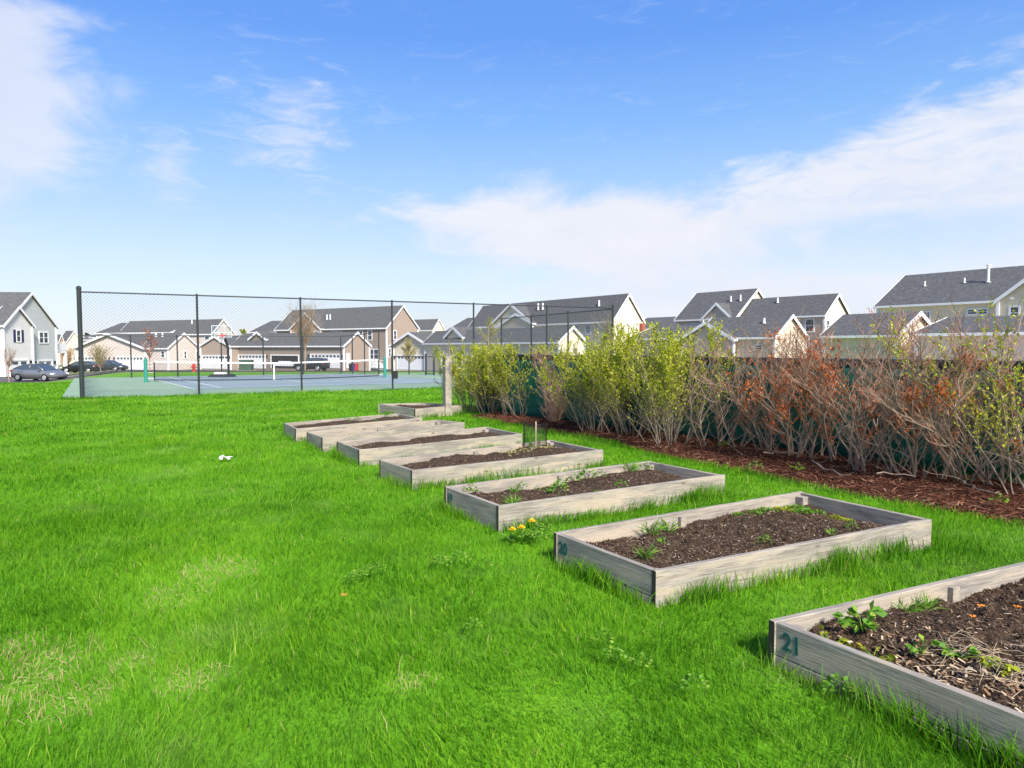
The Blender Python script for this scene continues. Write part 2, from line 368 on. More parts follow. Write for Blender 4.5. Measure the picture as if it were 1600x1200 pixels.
# ------------------------------------------------------------------ ground, roads, court
def sheet(name, xs, ys, off, m, kind='structure', zf=terrain):
    X, Y = np.meshgrid(xs, ys); Z = zf(X, Y) + off; nx, ny = len(xs), len(ys)
    V = np.stack([X, Y, Z], -1).reshape(-1, 3); i = (np.arange(ny - 1)[:, None] * nx + np.arange(nx - 1)[None]).ravel()
    o = fastmesh(name, V, np.stack([i, i + 1, i + nx + 1, i + nx], 1), np.zeros(len(V)), m); tag(o, kind=kind)
    return o
gx = np.concatenate([[-3000, -1200, -500, -250], np.arange(-150, 151, 3.), [250, 500, 1200, 3000]])
gy = np.concatenate([[-400, -100, -30], np.arange(-6, 130, 1.5), [150, 200, 300, 600, 1200, 2000, 3500]])
sheet('ground', gx, gy, 0, M['ground'])
def quadsheet(name, pts, off, m, n=24):
    A, B, Cc, Dd = [np.array(p, float) for p in pts]; u = np.linspace(0, 1, n)
    U, Vv = np.meshgrid(u, u); P = (A * (1 - U)[..., None] + B * U[..., None]) * (1 - Vv)[..., None] + (Dd * (1 - U)[..., None] + Cc * U[..., None]) * Vv[..., None]
    Z = terrain(P[..., 0], P[..., 1]) + off; V = np.concatenate([P, Z[..., None]], -1).reshape(-1, 3)
    i = (np.arange(n - 1)[:, None] * n + np.arange(n - 1)[None]).ravel()
    o = fastmesh(name, V, np.stack([i, i + 1, i + n + 1, i + n], 1), np.zeros(len(V)), m); return tag(o, kind='structure')
quadsheet('road', [(-62, 55), (30, 66), (40, 116), (-70, 116)], .06, M['asphalt'], 60)
quadsheet('driveway', [(-75, 51), (-37, 55), (-42, 72), (-62, 110)], .05, M['asphalt'], 40)
quadsheet('bounce_sheet', [(2.5, 18.5), (9.6, 8.4), (70, 12), (40, 66)], .04, M['concrete'], 40)  # added pale sheet, mostly hidden, bounces neutral light onto the house walls
quadsheet('grass_verge', [(-64, 72), (-40, 76), (-42, 96), (-66, 92)], .12, M['ground'], 30)
quadsheet('sidewalk', [(-46, 62.5), (-32, 66.5), (-32.5, 68.2), (-46, 64.5)], .13, M['concrete'], 16)
CO = [(-15.25, 23.0), (5.2, 32.9), (-.3, 45.9), (-10.9, 46.2), (-24.9, 38.8)]
def flat(name, poly, z, m):
    b = MB(); b.prism([(x, y, z - .03) for x, y in poly], (0, 0, .03)); o = b.build(name, m); return tag(o, kind='structure')
flat('tennis_court', CO, .014, M['cgreen'])
BQ = [G(228, 590)[:2], G(305, 609)[:2], np.array([-1.6, 34.6]), np.array([-10.6, 45.4])]
b = MB(); b.add([(p[0], p[1], .018) for p in BQ], [(0, 1, 2, 3)]); tag(b.build('court_blue_surface', M['cblue']), kind='structure')
b = MB()
def lerp(a, c, t): return np.asarray(a) * (1 - t) + np.asarray(c) * t
def pline(p, q_, w=.06):
    p = np.array(p); q_ = np.array(q_); d = (q_ - p) / np.linalg.norm(q_ - p); n = np.array([-d[1], d[0]]) * w / 2
    b.add([(*(p - n), .022), (*(q_ - n), .022), (*(q_ + n), .022), (*(p + n), .022)], [(0, 1, 2, 3)])
A0, B0, C0, D0 = BQ
def uv(u, v): return lerp(lerp(A0, D0, u), lerp(B0, C0, u), v)
pline(uv(.0, 0), uv(.0, .999)); pline(uv(.09, .03), uv(.09, .95)); pline(uv(.80, .03), uv(.80, .95)); pline(uv(0.01, .93), uv(.9, .93), .1)
pline(uv(.10, .24), uv(.79, .24)); pline(uv(.10, .72), uv(.79, .72)); pline(uv(.45, .25), uv(.45, .71)); pline(uv(.9, .03), uv(.9, .95))
pline(uv(0.01, .04), uv(.9, .04), .1)
tag(b.build('court_lines', M['line']), kind='structure')
# mulch strip under the hedge
MF = np.array([(-1.15, 17.3), (-.6, 16.2), (1.55, 12.73), (2.52, 10.75), (2.9, 10.1), (3.94, 8.19), (5.01, 6.55), (6.6, 4.2), (8.2, 1.8)])
FA = np.array([6.06, 9.2]); FD = np.array([-.603, .798])
def fpt(t): return FA + FD * t
nu, nv = 260, 36
tt = np.linspace(0, 1, nu); seg = np.concatenate([[0], np.cumsum(np.linalg.norm(np.diff(MF, axis=0), axis=1))]); seg /= seg[-1]
fx = np.interp(tt, seg, MF[:, 0]); fy = np.interp(tt, seg, MF[:, 1])
fx += nz2(tt * 40, 0, 1, 3) * .07; fy += nz2(tt * 40, 0, 1, 4) * .07
back = np.stack([fx, fy], 1) + np.array([.798, .603]) * 2.1
Vv = np.linspace(0, 1, nv)
PX = fx[:, None] * (1 - Vv) + back[:, 0][:, None] * Vv; PY = fy[:, None] * (1 - Vv) + back[:, 1][:, None] * Vv
PZ = .005 + .07 * np.sin(np.clip(Vv * 2.2, 0, math.pi / 2))[None] + .018 * nz2(PX, PY, 6, 5) + .012 * nz2(PX, PY, 19, 6) - .035 * (Vv < .01)[None]
V = np.stack([PX, PY, PZ], -1).reshape(-1, 3); i = (np.arange(nu - 1)[:, None] * nv + np.arange(nv - 1)[None]).ravel()
def chipset(n, px, py, pz, ln, wd, tilt=.35):
    """n thin flat chips at given points; returns verts, quads"""
    a = rg.uniform(0, 6.283, n); L = rg.uniform(*ln, n) / 2; w = rg.uniform(*wd, n) / 2; t = rg.uniform(-tilt, tilt, n); r2 = rg.uniform(-.6, .6, n)
    d = np.stack([np.cos(a) * np.cos(t), np.sin(a) * np.cos(t), np.sin(t)], 1); s = np.stack([-np.sin(a), np.cos(a), r2], 1)
    c = np.stack([px, py, pz], 1); L = L[:, None]; w = w[:, None]
    V = np.stack([c - d * L - s * w * .6, c + d * L - s * w, c + d * L + s * w * .5, c - d * L + s * w], 1).reshape(-1, 3)
    return V, np.arange(n * 4).reshape(-1, 4)
n = 26000; k = rg.integers(0, nu - 1, n); l = rg.integers(0, nv - 1, n); u = rg.random(n)
qx = PX[k, l] * (1 - u) + PX[k + 1, l + 1] * u; qy = PY[k, l] * (1 - u) + PY[k + 1, l + 1] * u; qz = PZ[k, l] * (1 - u) + PZ[k + 1, l + 1] * u + .012
cv, cq = chipset(n, qx, qy, qz, (.03, .13), (.006, .018))
o = fastmesh('mulch_bed', np.concatenate([V, cv]), np.concatenate([np.stack([i, i + nv, i + nv + 1, i + 1], 1), cq + len(V)]),
             np.concatenate([np.zeros(len(V)), np.repeat(rg.random(n), 4)]), [M['mulch'], M['mchips']], mi=np.concatenate([np.zeros(len(i)), np.ones(n)]).astype(np.int32))
tag(o, kind='structure')
MULCH = [(x, y) for x, y in zip(fx[::4], fy[::4])] + [tuple(p) for p in back[::-4]]
# ------------------------------------------------------------------ raised beds
ZT = .25
def bq(v, z=ZT): return [G(x, y, z)[:2] for x, y in v]
A21 = np.array([1.42, 3.70]); AB = np.array([.545, -.838]); AD = np.array([.905, .427])
BEDS = [
 ('21', [A21, A21 + AB * 1.45, A21 + AB * 1.45 + AD * 3.05, A21 + AD * 3.05], .175, 'nearest raised garden bed of grey planks stencilled 21 and cut by the right edge'),
 ('20', bq([(865, 832), (1025, 893), (1456, 811.5), (1250, 767.5)]), .15, 'raised garden bed stencilled 20 beside the dandelions with clover along its back corner'),
 ('19', bq([(694, 760), (779, 791), (1133, 742), (1015, 720)]), .15, 'raised garden bed with weeds dotted over its soil behind the yellow dandelions'),
 (None, bq([(592.5, 718.5), (644, 735), (942.5, 703), (861, 687)]), .19, 'raised garden bed holding the black mesh plant guard and thin stake'),
 (None, bq([(526, 690), (561.5, 703), (816, 677.5), (761, 667)]), .185, 'raised garden bed with smooth dark weed-free soil just behind the mesh guard bed'),
 (None, bq([(479, 675), (504, 684), (726, 660), (686, 655.7)]), .10, 'raised garden bed with sunken soil, bare tan inner boards and a few weeds'),
 (None, bq([(443, 661), (462.5, 670), (660, 652.8), (622, 646)]), .20, 'leftmost raised garden bed with heaped brown soil'),
 (None, bq([(591, 631), (649, 639), (722, 633), (665, 629)]), .19, 'farthest raised garden bed standing alone beside the tall wooden post')]
def board(root, name, p, q_, z0, z1, th, inner, m=None):
    """a plank whose outer face runs p->q; thickness goes to the left side of p->q * inner"""
    p = np.array(p); q_ = np.array(q_); d = q_ - p; L = np.linalg.norm(d); a = math.atan2(d[1], d[0]); s = inner * th
    mb = MB(); nn = max(2, int(L / .12)); xs = np.linspace(0, L, nn)
    wob = np.cumsum(rg.normal(0, .0007, nn)); wob -= np.linspace(wob[0], wob[-1], nn); zt = z1 + np.cumsum(rg.normal(0, .0008, nn))
    vs = []; c = .004
    for x, w, z in zip(xs, wob, zt):
        vs += [(x, w, z0), (x, w, z - c), (x, w + c * inner, z), (x, s + w - c * inner, z), (x, s + w, z - c), (x, s + w, z0)]
    fs = []; 
    for i_ in range(nn - 1):
        for j in range(6):
            f = (i_ * 6 + j, i_ * 6 + (j + 1) % 6, (i_ + 1) * 6 + (j + 1) % 6, (i_ + 1) * 6 + j); fs.append(f if inner < 0 else f[::-1])
    mb.add(vs, fs); e0 = tuple(range(6)); e1 = tuple(range((nn - 1) * 6, nn * 6))
    mb.add(vs, [e0[::-1] if inner < 0 else e0, e1 if inner < 0 else e1[::-1]], 1)
    o = mb.build(name, [m or M['wood'], M['endgrain']]); o.parent = root; o.location = (p[0] - root.location.x, p[1] - root.location.y, 0); o.rotation_euler = (0, 0, a)
    return o
def soil(root, Q, z, bump, n, chips, bare=0):
    A, B, Cc, Dd = [np.array(x) for x in Q]; inn = .045
    def shr(P, Q1, Q2):
        return P + (Q1 - P) / np.linalg.norm(Q1 - P) * inn + (Q2 - P) / np.linalg.norm(Q2 - P) * inn
    a, b_, c, d = shr(A, B, Dd), shr(B, A, Cc), shr(Cc, B, Dd), shr(Dd, A, Cc)
    nu_ = n; nv_ = int(n * .45); U, Vv = np.meshgrid(np.linspace(0, 1, nu_), np.linspace(0, 1, nv_))
    P = (a * (1 - U)[..., None] + d * U[..., None]) * (1 - Vv)[..., None] + (b_ * (1 - U)[..., None] + c * U[..., None]) * Vv[..., None]
    X, Y = P[..., 0], P[..., 1]; hm = np.sin(np.clip(np.minimum(np.minimum(U, 1 - U) * 5, np.minimum(Vv, 1 - Vv) * 3), 0, 1) * 1.57)
    Z = z - .025 + bump * (.035 * nz2(X, Y, 4, 11) + .016 * nz2(X, Y, 14, 12) + .010 * nz2(X, Y, 38, 13)) + .035 * hm + bump * rg.normal(0, .0035, X.shape)
    V = np.stack([X, Y, Z], -1).reshape(-1, 3); i = (np.arange(nv_ - 1)[:, None] * nu_ + np.arange(nu_ - 1)[None]).ravel()
    k = rg.integers(0, nv_ - 1, chips); l = rg.integers(0, nu_ - 1, chips); u = rg.random(chips)[:, None]
    Pn = V.reshape(nv_, nu_, 3); pc = Pn[k, l] * (1 - u) + Pn[k + 1, l + 1] * u
    cv, cq = chipset(chips, pc[:, 0], pc[:, 1], pc[:, 2] + .006, (.008, .034), (.003, .009), .5)
    r = rg.random(chips) ** 1.3
    o = fastmesh('soil', np.concatenate([V, cv]), np.concatenate([np.stack([i, i + nu_, i + nu_ + 1, i + 1], 1)[:, ::-1], cq + len(V)]),
        np.concatenate([np.zeros(len(V)), np.repeat(r, 4)]), [M['soil'], M['chips']], root, mi=np.concatenate([np.zeros(len(i)), np.ones(chips)]).astype(np.int32))
    def at(uu, vv):
        j = int(np.clip(uu, 0, .999) * (nu_ - 1)); k_ = int(np.clip(vv, 0, .999) * (nv_ - 1)); return Pn[k_, j]
    return at
def text_mesh(txt, size, m, name, parent):
    cu = bpy.data.curves.new(name, 'FONT'); cu.body = txt; cu.size = size; cu.extrude = .0015; cu.space_character = 1.0; cu.offset = .003 
    to = bpy.data.objects.new(name, cu); C.objects.link(to); dg = bpy.context.evaluated_depsgraph_get()
    me = bpy.data.meshes.new_from_object(to.evaluated_get(dg)); bpy.data.objects.remove(to)
    me.materials.clear(); me.materials.append(m); o = link(name, me, parent); return o
bed_at = []
for bi, (num, Q, zs, lab) in enumerate(BEDS):
    cen = np.mean(Q, axis=0); root = thing('raised_bed', (cen[0], cen[1], 0), lab, 'raised bed', 'raised garden beds on the lawn')
    A, B, Cc, Dd = [np.array(x) for x in Q]; th = .042
    e = (Dd - A) / np.linalg.norm(Dd - A); f = (Cc - B) / np.linalg.norm(Cc - B)
    for z0, z1 in ((.066, ZT), (-.06, .062)):
        nm = 'side_board'
        board(root, nm, A, Dd, z0, z1, th, -1); board(root, nm, B, Cc, z0, z1, th, 1)
        s = (B - A) / np.linalg.norm(B - A); k = th + .001
        g = .006
        board(root, 'end_board', A + s * k + e * g, B - s * k + f * g, z0, z1 - .002, th, 1)
        board(root, 'end_board', Dd + s * k - e * g, Cc - s * k - f * g, z0, z1 - .002, th, -1)
    s = (B - A) / np.linalg.norm(B - A)
    n1v = np.array([-e[1], e[0]]) * -1
    for P, d1, d2 in ((A, e, s), (B, f, -s), (Cc, -f, -s), (Dd, -e, s)):
        p = P + d1 * .09 + d2 * .09; mb = MB(); mb.box((p[0], p[1], .1), (.085, .085, .24), math.atan2(e[1], e[0])); mb.build('corner_post', M['wood'], root, bevel=.004)
    for P, P2, d2 in ((A, Dd, s), (B, Cc, -s)):
        p = lerp(P, P2, .5 if bi != 1 else .44) + d2 * .062; mb = MB(); mb.box((p[0], p[1], .1), (.07, .036, .24), math.atan2(e[1], e[0])); mb.build('middle_post', M['wood'], root, bevel=.004)
    bed_at.append(soil(root, Q, zs, (1.5, 1.25, 1, 1, 1, .5, 1, 1)[bi], [330, 260, 200, 150, 130, 90, 90, 60][bi], [19000, 16000, 7000, 4500, 3000, 800, 2000, 700][bi]))
    if num:
        d = (B - A) / np.linalg.norm(B - A); L = .24 if num == '21' else .22
        o = text_mesh(num, .12, M['stencil'], 'stencilled_number', root)
        p = A + d * (.085 if num == '21' else .065) - e * .0 + e * .003
        o.location = (p[0] - cen[0], p[1] - cen[1], .105 if num != '21' else .115); o.rotation_euler = (math.pi / 2, 0, math.atan2(d[1], d[0])); o['label'] = 'dark green stencilled number ' + num
        o.scale = (.95, 1.1, 1)
# ---- little plants
def leafset(n, ctr, dirs, ln, wd, fold=.25, droop=.25):
    """n diamond leaves -> verts, quads; ctr is leaf base"""
    d = dirs / (np.linalg.norm(dirs, axis=1)[:, None] + 1e-9); L = rg.uniform(*ln, n)[:, None]; w = rg.uniform(*wd, n)[:, None] / 2
    rv = rg.normal(0, 1, (n, 3)); rv[:, 2] += .0; s = np.cross(d, rv); s[:, 2] *= .45; s /= np.linalg.norm(s, axis=1)[:, None] + 1e-9
    nn = np.cross(s, d); nn *= np.sign(nn[:, 2:3] + 1e-9)
    m = ctr + d * L * .5
    V = np.stack([ctr, m + s * w + nn * L * fold * .3, ctr + d * L - nn * L * droop * .3, m - s * w + nn * L * fold * .3], 1).reshape(-1, 3)
    return V, np.arange(4 * n).reshape(-1, 4)
def proto_tuft(nb, h, spread, m, broad=False):
    if broad:
        a = rg.uniform(0, 6.283, nb); r = spread * np.sqrt(rg.random(nb)); c = np.stack([r * np.cos(a), r * np.sin(a), h * (1 - .6 * (r / spread) ** 2) * rg.uniform(.5, 1, nb)], 1)
        d = np.stack([np.cos(a), np.sin(a), rg.uniform(-.1, .6, nb)], 1) + rg.normal(0, .4, (nb, 3)); V, Q = leafset(nb, c, d, (.018, .036), (.014, .026))
    else:
        a = rg.uniform(0, 6.283, nb); t = rg.uniform(.25, 1.25, nb); c = np.stack([np.cos(a) * .012, np.sin(a) * .012, np.zeros(nb)], 1) * rg.uniform(0, 2, nb)[:, None]
        d = np.stack([np.cos(a) * np.cos(t), np.sin(a) * np.cos(t), np.sin(t)], 1); V, Q = leafset(nb, c, d, (h * .6, h * 1.2), (.006, .014), droop=.9)
    return V, Q
PR = {}
def proto(k):
    if k not in PR:
        V, Q = {'tuft': lambda: proto_tuft(34, .10, .05, 0), 'grassy': lambda: proto_tuft(46, .17, .05, 0), 'mat': lambda: proto_tuft(170, .05, .12, 0, True), 'leafy': lambda: proto_tuft(46, .10, .07, 0, True)}[k]()
        o = fastmesh('weed', V, Q, np.repeat(rg.random(len(Q)), 4), M['weed']); PR[k] = o.data; bpy.data.objects.remove(o)
    return PR[k]
def weed(kind, p, sc, label, group, cat='weed', name='weed', m=None):
    me = proto(kind)
    o = link(name, me, None, p, random.uniform(0, 6.28)); o.scale = (sc * random.uniform(.9, 1.1), sc, sc * random.uniform(.85, 1.1))
    if m: o.material_slots[0].link = 'OBJECT'; o.material_slots[0].material = m
    return tag(o, label, cat, group)
# bed 20: clover mats in the far corner, small tufts
for u, v, s in ((.93, .10, 1.25), (.86, .09, 1.15), (.79, .08, 1.0), (.90, .2, .9), (.96, .22, .9), (.73, .07, .7), (.97, .38, .8), (.955, .5, .7), (.66, .07, .55)):
    weed('mat', tuple(bed_at[1](u, v)), s * .8, 'yellow green creeping clover spreading along the back corner of bed 20', 'clover mats in bed 20', 'clover', 'clover_patch', M['weedy'] if random.random() < .5 else None)
for u, v, s, k, l in ((.30, .06, 1.1, 'grassy', 'pale grassy tuft against the back board of bed 20, left one'), (.37, .07, .9, 'grassy', 'pale grassy tuft by the middle stub post of bed 20'), (.10, .60, .85, 'grassy', 'upright grass tuft near the stencilled end of bed 20'), (.25, .33, .6, 'tuft', 'tiny lone weed on the open soil in bed 20'), (.47, .74, .85, 'leafy', 'low round weed near the front board at the middle of bed 20'), (.30, .93, .6, 'tuft', 'small weed pressed to the front board in bed 20'), (.80, .80, .7, 'leafy', 'small leafy weed near the right end in bed 20'), (.68, .85, .7, 'tuft', 'sparse weed at the front right side of bed 20')):
    weed(k, tuple(bed_at[1](u, v)), s, l, None)
# bed 19
for j, (u, v, s, k) in enumerate(((.08, .06, 1.1, 'leafy'), (.30, .10, .9, 'leafy'), (.36, .12, .7, 'leafy'), (.55, .08, 1.2, 'leafy'), (.62, .09, 1.3, 'leafy'), (.68, .12, 1.0, 'leafy'), (.86, .10, 1.2, 'grassy'), (.33, .48, .9, 'tuft'), (.35, .56, 1.3, 'leafy'), (.22, .28, 1.0, 'tuft'), (.45, .22, 1.1, 'leafy'), (.60, .7, .9, 'leafy'), (.10, .78, .9, 'grassy'), (.12, .95, .8, 'tuft'), (.92, .15, 1.1, 'leafy'), (.5, .62, .6, 'tuft'))):
    weed(k, tuple(bed_at[2](u, v)), s, 'small green weed growing in the brown soil of the bed behind the dandelions', 'weeds in the bed behind the dandelions')
for u, v, s in ((.25, .35, .9), (.28, .5, 1.2), (.45, .3, .8), (.5, .5, .7), (.38, .4, .8), (.6, .3, .9), (.7, .4, .7), (.55, .6, .8)):
    weed('leafy', tuple(bed_at[5](u, v)), s, 'low weed on the sunken soil of the tan-walled raised bed', 'weeds in the sunken bed')
for u, v, s in ((.48, .3, .9), (.60, .1, 1.0), (.88, .2, 1.2), (.7, .5, .6), (.45, .6, .6)):
    weed('leafy', tuple(bed_at[6](u, v)), s, 'green weed on the heaped soil of the leftmost raised bed', 'weeds in the leftmost bed')
# bed 21
def bigleaf(loc, n, h, r, ln, label, mats, name='garden_plant', cat='plant'):
    t = thing(name, tuple(loc), label, cat); mb = MB(); tips = []
    for i_ in range(n):
        a = random.uniform(0, 6.28); rr = r * random.uniform(.3, 1); tp = (loc[0] + rr * math.cos(a), loc[1] + rr * math.sin(a), loc[2] + h * random.uniform(.35, 1)); tips.append(tp)
        mb.tube([loc, lerp(loc, tp, .5) + np.array([0, 0, h * .15]), tp], [.003, .0025, .0015], 4, cap=False)
    mb.build('stem', M['weed'], t)
    tp = np.repeat(np.array(tips), 3, 0); d = tp - np.array(loc); d[:, 2] *= .2; d += rg.normal(0, .5, d.shape) * np.linalg.norm(d, axis=1)[:, None]; d[:, 2] *= .5
    V, Q = leafset(len(tp), tp, d, ln, (ln[0] * .75, ln[1] * .85)); fastmesh('foliage', V, Q, np.repeat(rg.random(len(tp)), 4), mats, t); return t
bigleaf(bed_at[0](.135, .13), 14, .14, .11, (.04, .07), 'bright green strawberry-like plant by the back board of bed 21', M['weed'])
for (u, v), l in (((.05, .14), 'yellow green leafy seedling in the left corner of bed 21'), ((.075, .27), 'yellow green sprouts in the dry litter of bed 21'), ((.17, .58), 'yellow leafed plant beside the dry stem heap in bed 21'), ((.14, .36), 'low green leaves in the middle of the litter in bed 21'), ((.17, .46), 'small green plant above the dry stem heap in bed 21')):
    bigleaf(bed_at[0](u, v), 9, .07, .09, (.03, .05), l, M['weedy'] if 'yellow' in l else M['weed'])
weed('grassy', tuple(bed_at[0](.325, .05)), .75, 'feathery green sprig against the back board of bed 21, left of two', None)
weed('grassy', tuple(bed_at[0](.385, .05)), .7, 'feathery green sprig beside the middle stub post of bed 21', None)
weed('grassy', tuple(bed_at[0](.19, .93)), .6, 'thin grass sprout at the near board of bed 21', None)
mb = MB()
for i_ in range(150):   # heap of dry stems
    u = random.gauss(.19, .045); v = random.gauss(.55, .13); p = bed_at[0](u, max(.06, min(.93, v))); a = random.uniform(0, 6.28); L = random.uniform(.06, .26); c = .04 * max(0, 1 - ((u - .2) / .07) ** 2 - ((v - .6) / .2) ** 2)
    p0 = np.array(p) + [0, 0, .008 + c * random.random()]; d = np.array([math.cos(a), math.sin(a), random.uniform(-.05, .12)]) * L
    mb.tube([p0, p0 + d * .5 + np.array([random.gauss(0, .02), random.gauss(0, .02), random.uniform(0, .03)]), p0 + d + np.array([0, 0, -.01])], [.0016, .0013, .0008], 4, cap=False)
tag(mb.build('dry_stem_heap', M['stem']), 'tangled heap of dry brown stems on the soil of bed 21', 'dry stems')
mb = MB()
for (u, v, a, L) in ((.62, .35, 3.5, .4), (.66, .38, 3.3, .5), (.70, .3, 3.6, .45), (.6, .45, 3.4, .4), (.75, .42, 3.2, .5), (.40, .78, .3, .35), (.5, .6, .9, .3), (.56, .85, .6, .3)):
    p = np.array(bed_at[0](u, v)) + [0, 0, .015]; d = np.array([math.cos(a), math.sin(a), .10]) * L
    mb.tube([p, p + d * .5 + np.array([random.gauss(0, .03), random.gauss(0, .03), .05]), p + d], [.003, .0026, .0016], 4, cap=False)
tag(mb.build('pale_stalks', M['stem']), 'loose pale dry stalks lying across the dark soil of bed 21', 'dry stalks')
n = 520; uu = np.abs(rg.normal(.10, .06, n)); vv = np.clip(rg.normal(.42, .22, n), .05, .95); P = np.array([bed_at[0](a, c) for a, c in zip(uu, vv)])
V, Q = chipset(n, P[:, 0], P[:, 1], P[:, 2] + rg.uniform(.004, .02, n), (.012, .05), (.006, .016), .6)
tag(fastmesh('leaf_litter', V, Q, np.repeat(rg.random(n), 4), leafmat('litter', [(0, (.22, .12, .06)), (.5, (.42, .28, .16)), (1, (.62, .5, .34))], .1, .9), ), 'dry tan leaf litter covering the left end of bed 21', 'litter', kind='stuff')
for u, v in ((.48, .16), (.40, .22), (.55, .22), (.50, .34), (.62, .26), (.45, .42), (.7, .2)):
    mb = MB(); p = bed_at[0](u, v)
    for j in range(5):
        a = j * 1.256 + random.random(); mb.add([(p[0], p[1], p[2] + .012), (p[0] + .02 * math.cos(a), p[1] + .02 * math.sin(a), p[2] + .02), (p[0] + .026 * math.cos(a + .5), p[1] + .026 * math.sin(a + .5), p[2] + .016), (p[0] + .02 * math.cos(a + 1), p[1] + .02 * math.sin(a + 1), p[2] + .02)], [(0, 1, 2, 3)])
    tag(mb.build('fallen_flower', M['orange']), 'small faded orange flower head lying on the dark soil of bed 21', 'flower', 'orange flower heads in bed 21')
# mesh plant guard and stake in the fourth bed
gp = bed_at[3](.78, .18); gp = np.array([lerp(G(836, 698, .2), gp, .0)[0], G(836, 698, .2)[1], .17])
t = thing('plant_guard', tuple(gp), 'black plastic mesh plant guard with a thin stake standing in a raised bed', 'plant guard')
mb = MB(); RG = .18; HG = .40; NS = 40
for j in range(NS):
    a = 2 * math.pi * j / NS; mb.tube([(gp[0] + RG * math.cos(a), gp[1] + RG * math.sin(a), gp[2] - .03), (gp[0] + RG * 1.02 * math.cos(a), gp[1] + RG * 1.02 * math.sin(a), gp[2] + HG)], .0017, 3, cap=False)
for k in range(22):
    z = gp[2] + HG * k / 21; pts = [(gp[0] + RG * math.cos(2 * math.pi * j / 24), gp[1] + RG * math.sin(2 * math.pi * j / 24), z) for j in range(25)]; mb.tube(pts, .0016, 3, cap=False)
mb.build('mesh_sleeve', M['black'], t)
mb = MB(); mb.tube([(gp[0] + .01, gp[1] - .03, gp[2] - .1), (gp[0] + .012, gp[1] - .03, gp[2] + .43)], .008, 6); mb.build('stake', M['stake'], t)
mb = MB()
for dx in (-.17, .17): mb.tube([(gp[0] + dx, gp[1], gp[2] - .05), (gp[0] + dx, gp[1], gp[2] + .41)], .006, 5)
mb.build('side_rod', M['black'], t)
bigleaf((gp[0] - .05, gp[1], gp[2]), 8, .11, .06, (.03, .05), 'small green plant growing inside the black mesh guard', M['weed'])
mb = MB(); n = 260
P = np.array([bed_at[3](rg.uniform(.62, .93), rg.uniform(.08, .4)) for _ in range(n)])
V, Q = chipset(n, P[:, 0], P[:, 1], P[:, 2] + .012, (.02, .06), (.01, .02), .3)
tag(fastmesh('straw_chips', V, Q, np.repeat(rg.random(n), 4), M['straw']), 'pale straw chips round the mesh plant guard', 'straw', kind='stuff')
# dandelions, litter, leaf on the lawn
for (x, y, h), l in (((831, 815, .17), 'tallest yellow dandelion, rightmost of three by bed 20'), ((815, 825, .15), 'large yellow dandelion, middle of three by bed 20'), ((801, 828, .13), 'flat yellow dandelion, leftmost of three by bed 20')):
    p = G(x, y, h); t = thing('dandelion', (p[0], p[1], 0), l, 'dandelion', 'dandelions by bed 20')
    mb = MB(); mb.tube([(p[0], p[1], 0), (p[0] + .01, p[1], h * .5), (p[0], p[1], h)], .004, 5); mb.build('stalk', M['weed'], t)
    mb = MB()
    for k in range(3):
        for j in range(16):
            a = j * .3927 + k * .2; r = .034 - k * .009; z = h + .004 * k; mb.add([(p[0], p[1], z), (p[0] + r * math.cos(a - .16), p[1] + r * math.sin(a - .16), z + .006 + .005 * k), (p[0] + r * 1.06 * math.cos(a), p[1] + r * 1.06 * math.sin(a), z + .007 + .005 * k), (p[0] + r * math.cos(a + .16), p[1] + r * math.sin(a + .16), z + .006 + .005 * k)], [(0, 1, 2, 3)])
    mb.build('flower', M['yel'], t); nb = 9; a = rg.uniform(0, 6.28, nb); c = np.tile([p[0], p[1], .02], (nb, 1))
    V, Q = leafset(nb, c, np.stack([np.cos(a), np.sin(a), rg.uniform(.3, .9, nb)], 1), (.12, .2), (.025, .045)); fastmesh('foliage', V, Q, np.repeat(rg.random(nb), 4), M['weed'], t)
for j, (x, y) in enumerate(((842, 838), (850, 828), (835, 846), (858, 840), (822, 842), (846, 850))):
    p = G(x, y, .03); weed('leafy', (p[0], p[1], .04), 1.0, 'broad pale weed in the grass beside the dandelions', 'weeds beside the dandelions')
for (x, y) in ((560, 905), (548, 912), (575, 900), (590, 897)):
    p = G(x, y, .05); weed('leafy', (p[0], p[1], .06), .8, 'pale leafy sprig in the open lawn above the red leaf', 'sprigs in the lawn')
for (x, y, s) in ((1310, 1085, 1), (940, 1010, .9), (960, 1030, .8), (1000, 1042, .8), (1085, 1080, .9), (740, 985, .7), (720, 880, 1), (690, 884, 1), (755, 890, .9)):
    p = G(x, y, .05); weed('leafy', (p[0], p[1], .05), s, 'round clover clump hidden among the lawn grass', 'clover clumps in the lawn', 'clover', 'clover_clump')
p = G(353, 716, .06); mb = MB(); V = []
for j in range(5):
    for k in range(4): V.append((p[0] + (j - 2) * .045 + random.gauss(0, .01), p[1] + (k - 1.5) * .035, .075 + random.gauss(0, .02)))
mb.add(V, [(j * 4 + k, (j + 1) * 4 + k, (j + 1) * 4 + k + 1, j * 4 + k + 1) for j in range(4) for k in range(3)]); o = mb.build('paper_scrap', M['paper']); tag(o, 'crumpled white scrap of paper lying on the open lawn', 'litter'); o.modifiers.new('solid', 'SOLIDIFY').thickness = .003
p = G(538, 932, .08); mb = MB(); V = []
for j in range(4):
    for k in range(3): V.append((p[0] + (j - 1.5) * .014, p[1] + (k - 1) * .012, .095 + .006 * (k == 1) + random.gauss(0, .003)))
mb.add(V, [(j * 3 + k, (j + 1) * 3 + k, (j + 1) * 3 + k + 1, j * 3 + k + 1) for j in range(3) for k in range(2)]); tag(mb.build('fallen_leaf', M['leafo']), 'single orange red leaf lying on the grass', 'leaf')
